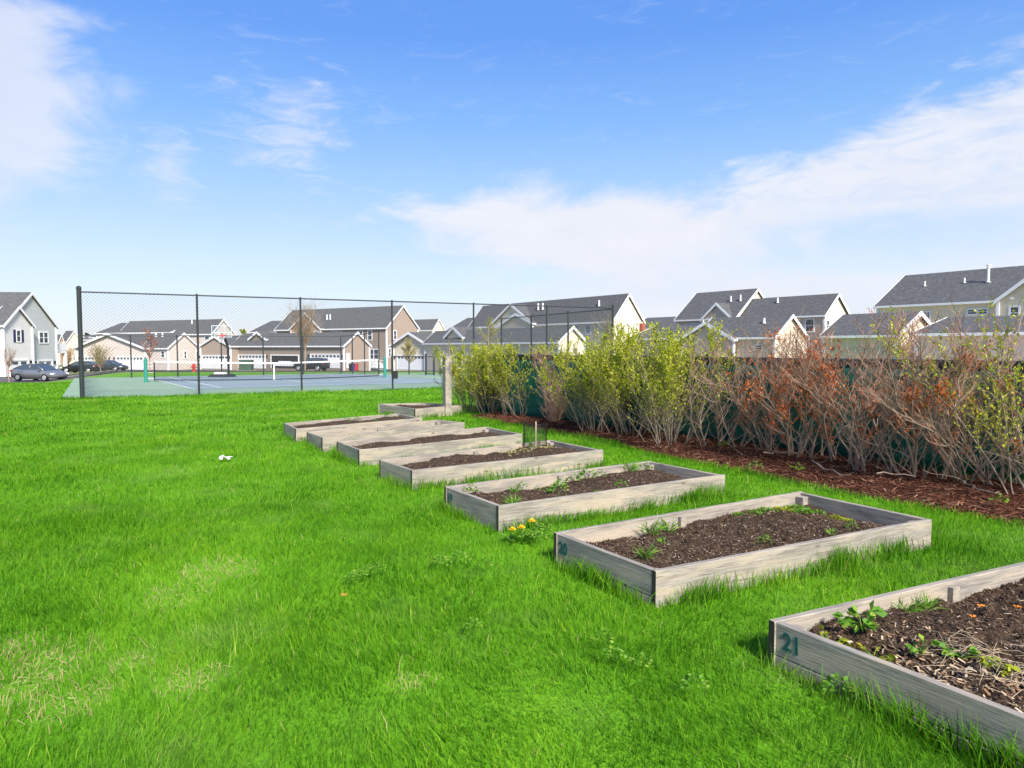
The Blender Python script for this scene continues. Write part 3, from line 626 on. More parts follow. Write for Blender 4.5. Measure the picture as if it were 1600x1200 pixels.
# wooden post beside the far bed
p = G(699, 650); t = MB(); t.box((p[0], p[1], .72), (.175, .175, 1.5), R(31)); t.prism([(p[0] + .1 * math.cos(R(31 + 45 + 90 * k)) * 1.24, p[1] + .1 * math.sin(R(31 + 45 + 90 * k)) * 1.24, 1.472) for k in range(4)], (0, 0, .05))
o = t.build('wooden_post', M['wood'], bevel=.006); tag(o, 'square weathered timber post standing at the left end of the hedge', 'post')
# ------------------------------------------------------------------ green screen fence behind the hedge
T0, T1 = -3.2, 11.6
pa, pb = fpt(T0), fpt(T1)
rt = thing('screen_fence', (*fpt(4), 0), 'long low fence clad in dark green privacy fabric behind the hedge', 'fence')
ns = 240; mb = MB(); V = []; nd = np.array([.798, .603]); ZS = [.02, .2, .5, .8, 1.1, 1.35, 1.5]
for i_ in range(ns):
    t_ = T0 + (T1 - T0) * i_ / (ns - 1); p = fpt(t_); ph = (t_ % 2.44) / 2.44
    for z in ZS:
        k = .02 * math.sin(ph * math.pi) * math.sin(z / 1.5 * math.pi) + .012 * math.sin(t_ * 7 + z * 3) * (z < 1.4) + .008 * math.sin(t_ * 17 + z * 9) * (z < 1.3)
        V.append((p[0] - nd[0] * k, p[1] - nd[1] * k, z + (.02 * math.sin(t_ * 3.1) if z < .1 else 0)))
nz_ = len(ZS); mb.add(V, [(i_ * nz_ + j, i_ * nz_ + j + 1, (i_ + 1) * nz_ + j + 1, (i_ + 1) * nz_ + j) for i_ in range(ns - 1) for j in range(nz_ - 1)])
o = mb.build('fabric_panel', M['fabric'], rt, True); o.modifiers.new('solid', 'SOLIDIFY').thickness = .004
mb = MB(); q0 = pa - nd * .012; q1 = pb - nd * .012
mb.seg((*q0, 1.52), (*q1, 1.52), .012, .085); mb.build('top_band', M['tape'], rt)
mb = MB(); mb.cyl((*(pa + nd * .05), 1.56), (*(pb + nd * .05), 1.56), .022, 8); mb.build('top_rail', M['steel'], rt)
for k in range(7):
    p = fpt(T0 + .05 + k * 2.44) + nd * .05; mb = MB(); mb.cyl((*p, -.1), (*p, 1.6), .03, 8); mb.sphere((*p, 1.6), .032, 8, 5); mb.build('post', M['steel'], rt)
# ------------------------------------------------------------------ shrubs
def curve_path(p, d, L, n, wig, up=0., rnd=random):
    pts = [np.array(p, float)]; d = np.array(d, float); d /= np.linalg.norm(d)
    for i_ in range(n):
        d = d + np.array([rnd.gauss(0, wig), rnd.gauss(0, wig), rnd.gauss(0, wig) + up]); d /= np.linalg.norm(d); pts.append(pts[-1] + d * L / n)
    return np.array(pts), d
def shrub(name, base, hgt, rad, nst, kind, label, seed, lean=(0, 0), leaf_n=4, twig=1.45, cat='shrub', group='shrubs in the hedge', low=0):
    rd = random.Random(seed); t = thing(name, (base[0], base[1], .0), label, cat, group)
    st = MB(); tw = MB(); LP = []; LD = []; O = []; bz = .05
    sgn = {'green': 0, 'bare': 1, 'red': 2}[kind]
    for s in range(nst):
        a = rd.uniform(0, 6.283); sp = rd.random() ** .7; bx = .02 + rad * (.42 if kind != 'red' else .2) * rd.random()
        p = np.array([base[0] + bx * math.cos(a), base[1] + bx * math.sin(a), bz - .08])
        L = hgt * rd.uniform(.72, 1.06) * (1 if sp < .75 else .9)
        out = (.25 + sp) * rad / hgt * 1.15
        d = np.array([math.cos(a) * out + lean[0], math.sin(a) * out + lean[1], 1.0])
        if kind == 'bare' and rd.random() < .10 + low * .6: d[2] *= .55
        pts, _ = curve_path(p, d, L * np.linalg.norm(d) / max(d[2], .7), 9, .09 if kind != 'bare' else .14, .05, rd)
        r0 = rd.uniform(.008, .014) if kind != 'bare' else rd.uniform(.008, .02)
        st.tube(pts, np.linspace(r0, r0 * .3, len(pts)), 5, cap=False)
        for k in range(2 if kind == 'green' else 1, len(pts)):
            for _ in range(rd.choice((1, 2, 3, 3) if kind != 'bare' else ((1, 1, 2) if k < 4 else (3, 4, 4, 5)))):
                f = rd.random(); q0 = pts[k - 1] * (1 - f) + pts[k] * f; dd = pts[k] - pts[k - 1]; dd = dd / np.linalg.norm(dd)
                b_ = rd.uniform(0, 6.28); w = rd.uniform(.4, 1.0 if kind != 'bare' else 1.3); d1 = dd + np.array([math.cos(b_) * w, math.sin(b_) * w, rd.uniform(-.1, .4)])
                l1 = hgt * rd.uniform(.14, .32) * (1.15 - k / len(pts) * .45)
                p1, e1 = curve_path(q0, d1, l1, 4, .16, .08, rd); r1 = r0 * (.5 - .03 * k)
                if p1[-1][2] < .08: continue
                tw.tube(p1, np.linspace(max(r1, .0028), .0018, 5), 3, cap=False)
                O.append((p1, k / len(pts)))
                for j in range(1, 5):
                    for _ in range(int(twig + rd.random())):
                        b2 = rd.uniform(0, 6.28); d2 = (p1[j] - p1[j - 1]) / (np.linalg.norm(p1[j] - p1[j - 1]) + 1e-9) + np.array([math.cos(b2), math.sin(b2), rd.uniform(0, .7)]) * rd.uniform(.5, 1)
                        p2, _ = curve_path(p1[j], d2, rd.uniform(.06, .17), 2, .14, .1, rd)
                        if p2[-1][2] > base[2] + hgt * 1.08: continue
                        tw.tube(p2, (.0022, .0017, .0012), 3, cap=False); O.append((p2, k / len(pts)))
    st.build('stem', M['barkg'] if kind != 'red' else M['twigb'], t)
    tw.build('twig', {'green': M['bark'], 'bare': M['twigb'], 'red': M['twigr']}[kind], t)
    return t, O, rd
def leaves(t, O, rd, fn, m, n, ln, wd, name='foliage'):
    P = []; Dd = []
    for pts, k in O:
        for j in range(1, len(pts)):
            c = fn(pts[j], k)
            for _ in range(int(c * n + rd.random())):
                f = rd.random(); P.append(pts[j - 1] * (1 - f) + pts[j] * f); Dd.append(pts[j] - pts[j - 1])
    if not P: return
    P = np.array(P); Dd = np.array(Dd); Dd /= np.linalg.norm(Dd, axis=1)[:, None] + 1e-9; Dd = Dd + rg.normal(0, .75, Dd.shape) + [0, 0, .25]
    V, Q = leafset(len(P), P, Dd, ln, wd); fastmesh(name, V, Q, np.repeat(rg.random(len(P)), 4), m, t)
greens = [((735, 645), 1.70, .95, 20, 1, 'leafy yellow green shrub at the left end of the hedge beside the wooden post'), ((772, 648), 1.72, .9, 18, 5, 'leafy yellow green shrub, second from the wooden post, thick with leaves'), ((812, 653), 1.72, .85, 20, 2, 'leafy yellow green shrub with bare arching stems just left of the pinkish twiggy shrub'),
          ((930, 676), 1.85, .95, 20, 3, 'leafy green shrub just right of the pinkish twiggy shrub'), ((985, 684), 2.02, 1.0, 22, 6, 'tallest dense leafy green shrub in the middle of the leafy hedge'), ((1048, 697), 2.02, 1.0, 24, 4, 'dense leafy green shrub where the leafy hedge meets the bare shrubs')]
for (x, y), h, r, ns_, sd_, l in greens:
    t, O, rd = shrub('leafy_shrub', G(x, y), h, r, ns_, 'green', l, sd_)
    z0 = nz2(0, 0, 1, sd_)
    leaves(t, O, rd, lambda p, k: (0.04 + .96 * float(sstep(p[2] / h, .22, .72))) * (.25 + 1.2 * max(0, .5 + .9 * float(nz2(p[0] * 1.7 + p[2], p[1] * 1.7 + p[2] * 2.1, 3.2, sd_)))), M['leafg'], 3.4, (.026, .056), (.017, .033))
t, O, rd = shrub('twiggy_shrub', G(862, 662), 1.62, .62, 20, 'red', 'pinkish brown twiggy shrub between two leafy green shrubs', 9, twig=1.6)
leaves(t, O, rd, lambda p, k: .35 * float(sstep(p[2], .5, 1.3)), M['leafr'], 1.5, (.012, .028), (.006, .012), 'foliage')
leaves(t, O, rd, lambda p, k: .12, M['leafg'], 1, (.02, .035), (.01, .02))
bares = [((1130, 702), 1.95, .9, 9, 21, 'bare grey brown shrub next to the leafy green shrubs, few orange leaves', .08, .2), ((1190, 708), 1.95, .9, 9, 28, 'bare shrub with scattered orange leaves, second from the leafy green shrubs', .35, .1), ((1245, 718), 1.95, .9, 10, 22, 'bare shrub with thick clusters of orange dead leaves at mid height', 1.3, 0),
         ((1310, 728), 2.08, .9, 10, 23, 'bare shrub at the middle of the bare hedge with orange leaves up to its top', 1.2, 0), ((1370, 742), 2.05, .9, 9, 29, 'bare shrub with orange leaves low down above the mulch', .8, .1), ((1425, 752), 2.08, .85, 9, 24, 'bare shrub with reddish leaves above dark green fabric', .6, 0), ((1505, 762), 1.95, .7, 8, 26, 'bare grey shrub with open branches just left of the rightmost leaning stems', .2, .1), ((1592, 772), 2.0, .8, 9, 25, 'rightmost bare shrub with thick leaning grey stems', .12, .2)]
for (x, y), h, r, ns_, sd_, l, od, lw in bares:
    t, O, rd = shrub('bare_shrub', G(x, y), h, r, ns_, 'bare', l, sd_, lean=((-.13, .1, -.05, .04)[sd_ % 4], .04), twig=1.5, low=lw)
    hi_ = [o_[0][-1] for o_ in O if o_[0][-1][2] > .35]; mi_ = [p_ for p_ in hi_ if p_[2] < 1.25] or hi_; cs = np.array([rd.choice(mi_ if j_ % 3 else hi_) for j_ in range(max(2, int(od * 38)))]); cr_ = np.array([rd.uniform(.06, .15) for _ in cs])
    leaves(t, O, rd, lambda p, k: float(np.max(np.exp(-(np.linalg.norm(cs - p, axis=1) / cr_) ** 2))), M['leafo'], 3.2, (.03, .065), (.014, .028), 'foliage')
    leaves(t, O, rd, lambda p, k: .03, M['leafo'], 1, (.03, .055), (.012, .022), 'foliage')
    leaves(t, O, rd, lambda p, k: 1.0 * float(sstep(p[2], .8, 1.7)), M['leafr'], 1.25, (.010, .022), (.006, .010), 'foliage')
t, O, rd = shrub('leafy_shrub', G(1640, 786), 2.15, 1.0, 16, 'green', 'open shrub with bright green young leaves at the right edge of the picture', 31, lean=(-.12, .05), twig=.8)
leaves(t, O, rd, lambda p, k: float(sstep(p[2], .4, 1.1)), M['leafg'], 2.4, (.025, .05), (.016, .03))
# fallen branches on the mulch
for (x, y, x2, y2), l in (((1055, 655, 1165, 712), 'long grey dead branch slanting down left of the first bare shrub'), ((1190, 712, 1260, 705), 'grey dead branch on the mulch between the first two bare shrubs'), ((1270, 725, 1330, 748), 'grey dead branch on the mulch below the orange leaf clusters'), ((1370, 742, 1430, 748), 'short grey dead branch under the shrub with reddish leaves'), ((1500, 755, 1560, 775), 'grey dead branch beside the thick leaning stems at the right')):
    mb = MB(); a = G(x, y, .14); c = G(x2, y2, .12); pts = [lerp(a, c, f) + np.array([random.gauss(0, .04), random.gauss(0, .04), random.uniform(0, .05)]) for f in np.linspace(0, 1, 6)]; mb.tube(pts, np.linspace(.012, .006, 6), 5)
    tag(mb.build('fallen_branch', M['barkg']), l, 'branch', 'dead branches on the mulch')
for (x, y) in ((930, 668), (1130, 700), (1245, 738), (1500, 752), (1560, 790), (1180, 735), (862, 648)):
    p = G(x, y, .08); weed('leafy', (p[0], p[1], .09), 1.2, 'small green weed sprouting from the mulch below the hedge', 'weeds in the mulch')
# ------------------------------------------------------------------ chain link
def chain(mb, p, q_, z0, zp, zq, pitch, r, step=1):
    """two families of diagonal wires filling the panel p-q from z0 up to zp / zq"""
    p = np.array(p, float); q_ = np.array(q_, float); L = np.linalg.norm(q_ - p); d = (q_ - p) / L
    top = lambda s: zp + (zq - zp) * s / L; hmax = max(zp, zq) - z0; nrm = np.array([-d[1], d[0]]) * r
    k = -hmax
    while k < L + hmax:
        for sg in (1, -1):
            s0 = k if sg > 0 else k; z = z0
            # line s = s0 + sg*(z-z0); clip to 0..L
            ts = [0., hmax]
            lo, hi = 0., hmax
            if sg > 0: lo = max(lo, -s0); hi = min(hi, L - s0)
            else: hi = min(hi, s0); lo = max(lo, s0 - L)
            if hi <= lo: continue
            # clip by top edge
            sl = (zq - zp) / L; A = s0; 
            den = 1 - sl * sg; hi = min(hi, (zp + sl * A - z0) / den)
            if hi - lo < .02: continue
            a = p + d * (s0 + sg * lo) + nrm * sg * .5; c = p + d * (s0 + sg * hi) + nrm * sg * .5
            mb.tube([(*a, z0 + lo), (*c, z0 + hi)], r, 3, cap=False)
        k += pitch
def post(root, p, h, r=.038, name='post', m='steel', base=-.1, cap=True):
    mb = MB(); mb.cyl((p[0], p[1], base), (p[0], p[1], h), r, 10)
    if cap: mb.sphere((p[0], p[1], h), r * 1.15, 10, 5)
    return mb.build(name, M[m], root)
def rail(root, p, q_, zp, zq, r=.024, name='top_rail', m='steel'):
    mb = MB(); mb.cyl((p[0], p[1], zp), (q_[0], q_[1], zq), r, 8); return mb.build(name, M[m], root)
P0 = np.array([-14.7, 23.3]); ST = np.array([3.258, 1.613]); FH = 3.64
t = thing('chain_link_fence', (*(P0 + ST * 3), 0), 'tall dark chain link fence along the near side of the tennis court', 'fence')
for k in range(7):
    p = P0 + ST * k; post(t, p, FH + (.12 if k in (0, 6) else .02), .075 if k == 0 else (.055 if k == 6 else .038))
    if k in (0, 6):
        for z in (.25, .9, 1.6, 2.3, 3.0, 3.5):
            pass
p1 = P0 + ST * 6
rail(t, P0, p1, FH, FH, .026)
mb = MB(); chain(mb, P0, p1, .03, FH, FH, .115, .0027); mb.build('wire_mesh', M['wire'], t)
mb = MB(); mb.box((*(P0 + ST * 3 + np.array([.1, .0])), .62), (.2, .16, .3), .46); mb.build('gate_latch_box', M['black'], t)
t = thing('chain_link_fence', (4.85, 33, 0), 'tall dark chain link fence running back from the corner post behind the leafy hedge', 'fence')
ss_ = [(3.0, 36.6), (1.15, 40.8), (-.7, 44.7)]
for p in ss_: post(t, p, 3.66, .05)
rail(t, p1, ss_[-1], 3.6, 3.62, .03); mb = MB(); chain(mb, p1, ss_[-1], .03, 3.6, 3.62, .16, .0035); mb.build('wire_mesh', M['wire'], t)
t = thing('chain_link_fence', (-19.5, 31, 0), 'chain link fence at the left end of the tennis court, seen edge on', 'fence')
pl = np.array([-24.3, 38.6]); dl = pl - P0
for f in (.33, .66): post(t, P0 + dl * f, FH - (FH - 2.5) * f, .035)
rail(t, P0, pl, FH - .1, 2.5, .022); mb = MB(); chain(mb, P0, pl, .03, FH - .12, 2.46, .2, .003); mb.build('wire_mesh', M['wire'], t)
t = thing('chain_link_fence', (-17, 42, 0), 'lower dark chain link fence along the far court side behind the basketball hoop', 'fence')
q1 = np.array([-11.3, 45.1]); n_ = 6
for k in range(n_ + 1): post(t, lerp(pl, q1, k / n_), 2.46, .04)
rail(t, pl, q1, 2.43, 2.5, .028); mb = MB(); chain(mb, pl, q1, .03, 2.4, 2.47, .2, .0034); mb.build('wire_mesh', M['wire'], t)
rr = [D(550.5, 545, 44.8), D(569.5, 545, 44.6), D(592, 545, 44.4)]; hh = [2.55, 2.66, 2.86]; last = q1; lz = 2.5
for p, h in zip(rr, hh): post(t, p[:2], h, .04); rail(t, last, p[:2], lz, h - .03, .024); last = p[:2]; lz = h - .03
mb = MB(); chain(mb, q1, rr[-1][:2], .03, 2.47, 2.8, .2, .0034); mb.build('wire_mesh', M['wire'], t)
t = thing('chain_link_fence', (*D(650, 560, 43.6)[:2], 0), 'waist high dark chain link fence with gate at the far right court corner', 'fence')
lo = [D(x, 560, Y)[:2] for x, Y in ((612, 44), (639, 43.6), (665.5, 43.2), (678, 43), (708, 42.8), (745, 44.2))]
for k, p in enumerate(lo): post(t, p, 1.2 + (.1 if k in (2, 3) else 0), .07 if k in (2, 3) else .04)
for k in range(5): rail(t, lo[k], lo[k + 1], 1.17, 1.17, .026)
rail(t, lo[2], lo[3], .1, .1, .02, 'bottom_rail')
mb = MB()
for k in range(5): chain(mb, lo[k], lo[k + 1], .05, 1.15, 1.15, .2, .003)
mb.build('wire_mesh', M['wire'], t)
# ------------------------------------------------------------------ tennis net
NA = np.array([-18.25, 34.0]); NB = np.array([-7.35, 39.45])
t = thing('tennis_net', (*lerp(NA, NB, .5), 0), 'tennis net with white top band and green end posts', 'net')
for p in (NA, NB):
    mb = MB(); mb.cyl((*p, 0), (*p, 1.12), .09, 12); mb.sphere((*p, 1.12), .09, 12, 5); mb.build('post', M['gpost'], t)
dn = (NB - NA) / np.linalg.norm(NB - NA); na, nb_ = NA + dn * .38, NB - dn * .38
mb = MB(); V = []; 
def nz_top(f): return 1.04 - .13 * (1 - abs(2 * f - 1) ** 1.3)
def nz_bot(f): return .10 - .10 * (1 - abs(2 * f - 1) ** 1.5) + .03
K = 24
for i_ in range(K):
    f0, f1 = i_ / K, (i_ + 1) / K; a, c = lerp(na, nb_, f0), lerp(na, nb_, f1)
    mb.seg((*a, nz_top(f0)), (*c, nz_top(f1)), .02, .075)
mb.build('top_band', M['white'], t)
mb = MB(); pts = [(*lerp(na, nb_, f), nz_bot(f)) for f in np.linspace(0, 1, K + 1)]; mb.tube(pts, .022, 4)
for j in range(1, 18):
    mb.tube([(*lerp(na, nb_, f), nz_bot(f) + (nz_top(f) - nz_bot(f)) * j / 18) for f in np.linspace(0, 1, 13)], .0022, 3, cap=False)
for i_ in range(230):
    f = i_ / 229; a = lerp(na, nb_, f); mb.tube([(*a, nz_bot(f)), (*a, nz_top(f))], .0022, 3, cap=False)
mb.build('netting', M['netw'], t)
for p, f in ((na, 0), (nb_, 1)):
    mb = MB(); mb.seg((*p, .1), (*p, 1.05), .03, .08); mb.build('side_band', M['black'], t)
    mb = MB(); pp = NA if f == 0 else NB
    for z in (.2, .5, .8, 1.0): mb.cyl((*p, z), (*pp, z), .008, 5)
    mb.build('lacing', M['white'], t)
c_ = lerp(na, nb_, .5); mb = MB(); mb.seg((*c_, .0), (*c_, nz_top(.5) + .02), .055, .05); mb.build('centre_strap', M['white'], t)
# ------------------------------------------------------------------ basketball hoop
hp = D(350, 588, 40.4)[:2]; t = thing('basketball_hoop', (*hp, 0), 'portable basketball hoop with clear backboard and red rim at the far side of the court', 'basketball hoop')
mb = MB(); V = []; mb.box((hp[0] - .1, hp[1], .1), (1.5, .8, .18), .1, taper=.72); mb.build('base', M['black'], t, bevel=.03)
mb = MB(); mb.box((hp[0] - .2, hp[1], .24), (.7, .4, .1), .1, taper=.8); mb.build('ballast_bag', M['paper'], t)
mb = MB(); mb.tube([(hp[0] + .28, hp[1], .15), (hp[0] + .26, hp[1], 1.9), (hp[0] + .15, hp[1] - .1, 2.3)], .062, 8); mb.build('pole', M['black'], t)
mb = MB(); mb.cyl((hp[0] + .25, hp[1] + .1, 1.7), (hp[0] + .2, hp[1] - .2, 2.35), .05, 6); mb.cyl((hp[0] + .3, hp[1], 1.6), (hp[0] + .05, hp[1] - .35, 2.6), .025, 6); mb.build('bracket', M['black'], t)
bc = np.array([hp[0] + .10, hp[1] - .42]); mb = MB(); bw, z0, z1 = 1.15, 2.36, 3.02
for a, c in (((-.575, z0), (.575, z0)), ((-.575, z1), (.575, z1)), ((-.575, z0), (-.575, z1)), ((.575, z0), (.575, z1)), ((-.575, z0 + .27), (.575, z0 + .27))):
    mb.seg((bc[0] + a[0], bc[1], a[1]), (bc[0] + c[0], bc[1], c[1]), .03, .035)
for x in (-.2, .2): mb.seg((bc[0] + x, bc[1], z0 + .27), (bc[0] + x, bc[1], z1 - .06), .02, .04)
for x in (-.42, -.14, .14, .42): mb.seg((bc[0] + x, bc[1], z0), (bc[0] + x, bc[1], z0 + .27), .02, .03)
mb.build('backboard_frame', M['acrylic'], t)
pm = bpy.data.materials.new('clear_panel'); pm.use_nodes = True; q = NT(pm.node_tree); tr = q.n('ShaderNodeBsdfTransparent', Color=(.93, .96, .98, 1)); gl = q.n('ShaderNodeBsdfGlossy', Roughness=.1); mx = q.n('ShaderNodeMixShader', Fac=.14)
pm.node_tree.links.new(tr.outputs[0], mx.inputs[1]); pm.node_tree.links.new(gl.outputs[0], mx.inputs[2]); pm.node_tree.links.new(mx.outputs[0], pm.node_tree.nodes['Material Output'].inputs[0])
mb = MB(); mb.box((bc[0], bc[1] + .002, (z0 + z1) / 2), (1.12, .008, z1 - z0 - .04)); mb.build('backboard', pm, t)
mb = MB(); rc = (bc[0] + .08, bc[1] - .30); mb.tube([(rc[0] + .23 * math.cos(a), rc[1] + .23 * math.sin(a), 2.44) for a in np.linspace(0, 6.283, 21)], .014, 6, cap=False); mb.box((rc[0], bc[1] - .06, 2.43), (.25, .1, .12)); mb.build('rim', M['red'], t)
mb = MB()
for j in range(12):
    a = j * .5236; mb.tube([(rc[0] + .23 * math.cos(a), rc[1] + .23 * math.sin(a), 2.43), (rc[0] + .15 * math.cos(a + .26), rc[1] + .15 * math.sin(a + .26), 2.2), (rc[0] + .11 * math.cos(a), rc[1] + .11 * math.sin(a), 2.05)], .007, 3)
mb.build('net', M['white'], t)
# ------------------------------------------------------------------ hydrant, utility box, bins
def gz(x, y): return float(terrain(x, y))
p = D(303, 580, 58); z = gz(p[0], p[1]); t = thing('fire_hydrant', (p[0], p[1], z), 'red fire hydrant on the grass beyond the tennis net', 'hydrant')
mb = MB(); mb.cyl((p[0], p[1], z), (p[0], p[1], z + .08), .16, 12); mb.tube([(p[0], p[1], z + .08), (p[0], p[1], z + .55)], .115, 12); mb.build('barrel', M['red'], t)
mb = MB(); mb.sphere((p[0], p[1], z + .57), .14, 12, 8); mb.cyl((p[0], p[1], z + .66), (p[0], p[1], z + .78), .04, 6); mb.build('bonnet', M['red'], t)
mb = MB(); mb.cyl((p[0] - .23, p[1], z + .4), (p[0] + .23, p[1], z + .4), .065, 10); mb.cyl((p[0], p[1] - .22, z + .36), (p[0], p[1], z + .36), .085, 10); mb.build('outlet', M['red'], t)
p = D(385, 580, 66); z = gz(p[0], p[1]); t = thing('transformer_box', (p[0], p[1], z), 'squat dark green electrical transformer cabinet behind the far court fence', 'utility box')
mb = MB(); mb.box((p[0], p[1], z + .05), (1.5, 1.3, .12)); mb.build('pad', M['concrete'], t)
mb = MB(); mb.box((p[0], p[1], z + .58), (1.15, .95, .95), .1); mb.build('cabinet', M['dkgreen'], t, bevel=.03)
mb = MB(); mb.box((p[0], p[1] - .02, z + 1.08), (1.22, 1.02, .07), .1); mb.build('lid', M['dkgreen'], t, bevel=.02)
mb = MB(); mb.box((p[0] + .06, p[1] - .49, z + .6), (.02, .03, .8), .1); mb.build('door_seam', M['black'], t)
mb = MB(); mb.box((p[0] - .3, p[1] - .48, z + .8), (.18, .02, .14), .1); mb.build('warning_plate', M['paper'], t)
for x, mk_, l in ((548.5, 'black', 'dark wheeled rubbish bin, left of the blue bin beside the brown garage'), (552.5, 'blue', 'blue wheeled recycling bin beside the brown garage'), (556.5, 'red', 'red wheeled bin, right of the blue bin beside the brown garage')):
    p = D(x, 577, 95); z = gz(p[0], p[1]); t = thing('wheeled_bin', (p[0], p[1], z), l, 'bin', 'bins beside the brown garage')
    mb = MB(); w = .28; mb.hexa([(p[0] - w * .8, p[1] - w * .8, z + .06), (p[0] + w * .8, p[1] - w * .8, z + .06), (p[0] + w * .8, p[1] + w * .8, z + .06), (p[0] - w * .8, p[1] + w * .8, z + .06)], [(p[0] - w, p[1] - w, z + 1.0), (p[0] + w, p[1] - w, z + 1.0), (p[0] + w, p[1] + w, z + 1.0), (p[0] - w, p[1] + w, z + 1.0)]); mb.build('bin_body', M[mk_], t)
    mb = MB(); mb.box((p[0], p[1], z + 1.05), (.62, .64, .09), 0, 0, .9); mb.build('lid', M[mk_], t)
    mb = MB(); mb.cyl((p[0] - .3, p[1] + .22, z + .1), (p[0] + .3, p[1] + .22, z + .1), .1, 10); mb.build('wheel', M['tyre'], t)
# ------------------------------------------------------------------ cars
def car(px, Y, ang, kind, paint, label, zoff=0, sc=1.0):
    """heading angle ang from +x"""
    p = D(px, 580, Y); z = gz(p[0], p[1]) + .06 + zoff; root = thing('parked_car', (p[0], p[1], z), label, 'car', 'cars parked by the houses')
    if kind == 'sedan':
        st = [(-2.25, .45, .80, .70), (-2.18, .30, .98, .80), (-1.6, .22, 1.0, .87), (-.6, .18, .96, .89), (.8, .18, .92, .89), (1.5, .22, .84, .86), (2.05, .26, .72, .78), (2.25, .36, .60, .66)]
        gh = [(-1.95, 1.0, .70), (-1.15, 1.36, .60), (-.4, 1.42, .60), (.25, 1.40, .60), (1.25, .90, .74)]; wx = (-1.35, 1.40); wr = .32
    elif kind == 'suv':
        st = [(-2.35, .5, 1.0, .80), (-2.28, .35, 1.12, .88), (-1.6, .28, 1.12, .93), (0, .25, 1.10, .94), (.9, .25, 1.06, .94), (1.6, .28, 1.0, .92), (2.2, .33, .92, .86), (2.4, .42, .78, .74)]
        gh = [(-2.25, 1.12, .80), (-1.95, 1.68, .68), (-.6, 1.76, .68), (.35, 1.72, .68), (1.15, 1.06, .80)]; wx = (-1.4, 1.5); wr = .38
    ca, sa = math.cos(ang), math.sin(ang)
    def T(V): V = np.asarray(V, float).reshape(-1, 3) * sc; return np.stack([V[:, 0] * ca - V[:, 1] * sa + p[0], V[:, 0] * sa + V[:, 1] * ca + p[1], V[:, 2] + z], 1)
    b = MB(); V = []; ns_ = 10
    for x, zl, zb, w in st:
        zm = zl + (zb - zl) * .55
        V += [(x, -w * .92, zl), (x, -w, zm), (x, -w * .97, zb - .05), (x, -w * .86, zb), (x, -w * .4, zb + .025), (x, w * .4, zb + .025), (x, w * .86, zb), (x, w * .97, zb - .05), (x, w, zm), (x, w * .92, zl)]
    fs = [(i * ns_ + j, (i + 1) * ns_ + j, (i + 1) * ns_ + (j + 1) % ns_, i * ns_ + (j + 1) % ns_) for i in range(len(st) - 1) for j in range(ns_)]
    fs += [tuple(range(ns_)), tuple(range((len(st) - 1) * ns_, len(st) * ns_))[::-1]]
    b.add(T(V), [f[::-1] for f in fs]); b.build('body', paint, root, True)
    # roof + pillars (paint) and glass
    g = MB(); V = []
    base = {x: zb for x, zl, zb, w in st}
    xs_ = [s_[0] for s_ in st]; zbs = [s_[2] for s_ in st]; ws = [s_[3] for s_ in st]
    def belt(x): return np.interp(x, xs_, zbs), np.interp(x, xs_, ws) * .86
    for x, zt, w in gh:
        zb, wb = belt(x); wt_ = w if zt > zb + .1 else wb * .98
        V += [(x, -wb, zb - .02), (x, -wt_, zt), (x, wt_, zt), (x, wb, zb - .02)]
    n = len(gh); fs = [(i * 4 + j, (i + 1) * 4 + j, (i + 1) * 4 + j + 1, i * 4 + j + 1) for i in range(n - 1) for j in (0, 1, 2)]
    g.add(T(V), [f[::-1] for f in fs]); g.build('window_glass', M['glass'], root)
    r = MB(); V = []
    for x, zt, w in gh[1:-1]: V += [(x, -w - .02, zt - .01), (x, -w + .06, zt + .03), (x, w - .06, zt + .03), (x, w + .02, zt - .01)]
    m_ = len(gh) - 2; r.add(T(V), [(i * 4 + j, i * 4 + j + 1, (i + 1) * 4 + j + 1, (i + 1) * 4 + j) for i in range(m_ - 1) for j in range(3)])
    for sgn in (-1, 1):
        for i in range(n - 1):
            (x0, z0, w0), (x1, z1, w1) = gh[i], gh[i + 1]
            if i in (0, n - 2): r.seg(*T([(x0, sgn * (w0 + .01 if z0 > 1.05 else belt(x0)[1]), z0), (x1, sgn * (w1 + .01 if z1 > 1.05 else belt(x1)[1]), z1)]), .07, .07)
        for x in ((gh[2][0] + .15),) + (((gh[1][0] + .1),) if kind == 'suv' else ()): r.seg(*T([(x, sgn * (belt(x)[1] + .005), belt(x)[0]), (x, sgn * (np.interp(x, [q_[0] for q_ in gh], [q_[2] for q_ in gh]) + .012), np.interp(x, [q_[0] for q_ in gh], [q_[1] for q_ in gh]))]), .09, .03)
    r.build('roof', paint, root, True)
    for x in wx:
        for sgn in (-1, 1):
            w = np.interp(x, xs_, ws); m = MB(); c0, c1 = T([(x, sgn * (w - .2), wr / sc), (x, sgn * (w + .015), wr / sc)]); m.tube([c0, c1], wr, 18); wh = m.build('wheel', M['tyre'], root)
            c2 = T([(x, sgn * (w + .03), wr / sc)])[0]; m = MB(); m.tube([c1, c2], [wr * .66, wr * .6], 14); m.build('rim', M['rim'], wh)
    for sgn in (-1, 1):
        xf, zf, wf = st[-2][0], st[-2][2], st[-2][3]
        m = MB(); m.box(T([(xf + .02, sgn * (wf - .14), zf - .09)])[0], (.28, .3, .13), ang + sgn * -.35); m.build('headlight', M['lamp'], root, bevel=.02)
        xr, zr_, wr_ = st[1][0], st[1][2], st[1][3]; m = MB(); m.box(T([(xr + .02, sgn * (wr_ - .1), zr_ - .12)])[0], (.16, .28, .14), ang); m.build('tail_light', M['tail'], root, bevel=.02)
        m = MB(); m.box(T([(gh[-1][0] - .25, sgn * (belt(.8)[1] + .18), belt(.8)[0] + .06)])[0], (.12, .2, .13), ang); m.build('wing_mirror', paint, root, bevel=.02)
    return root
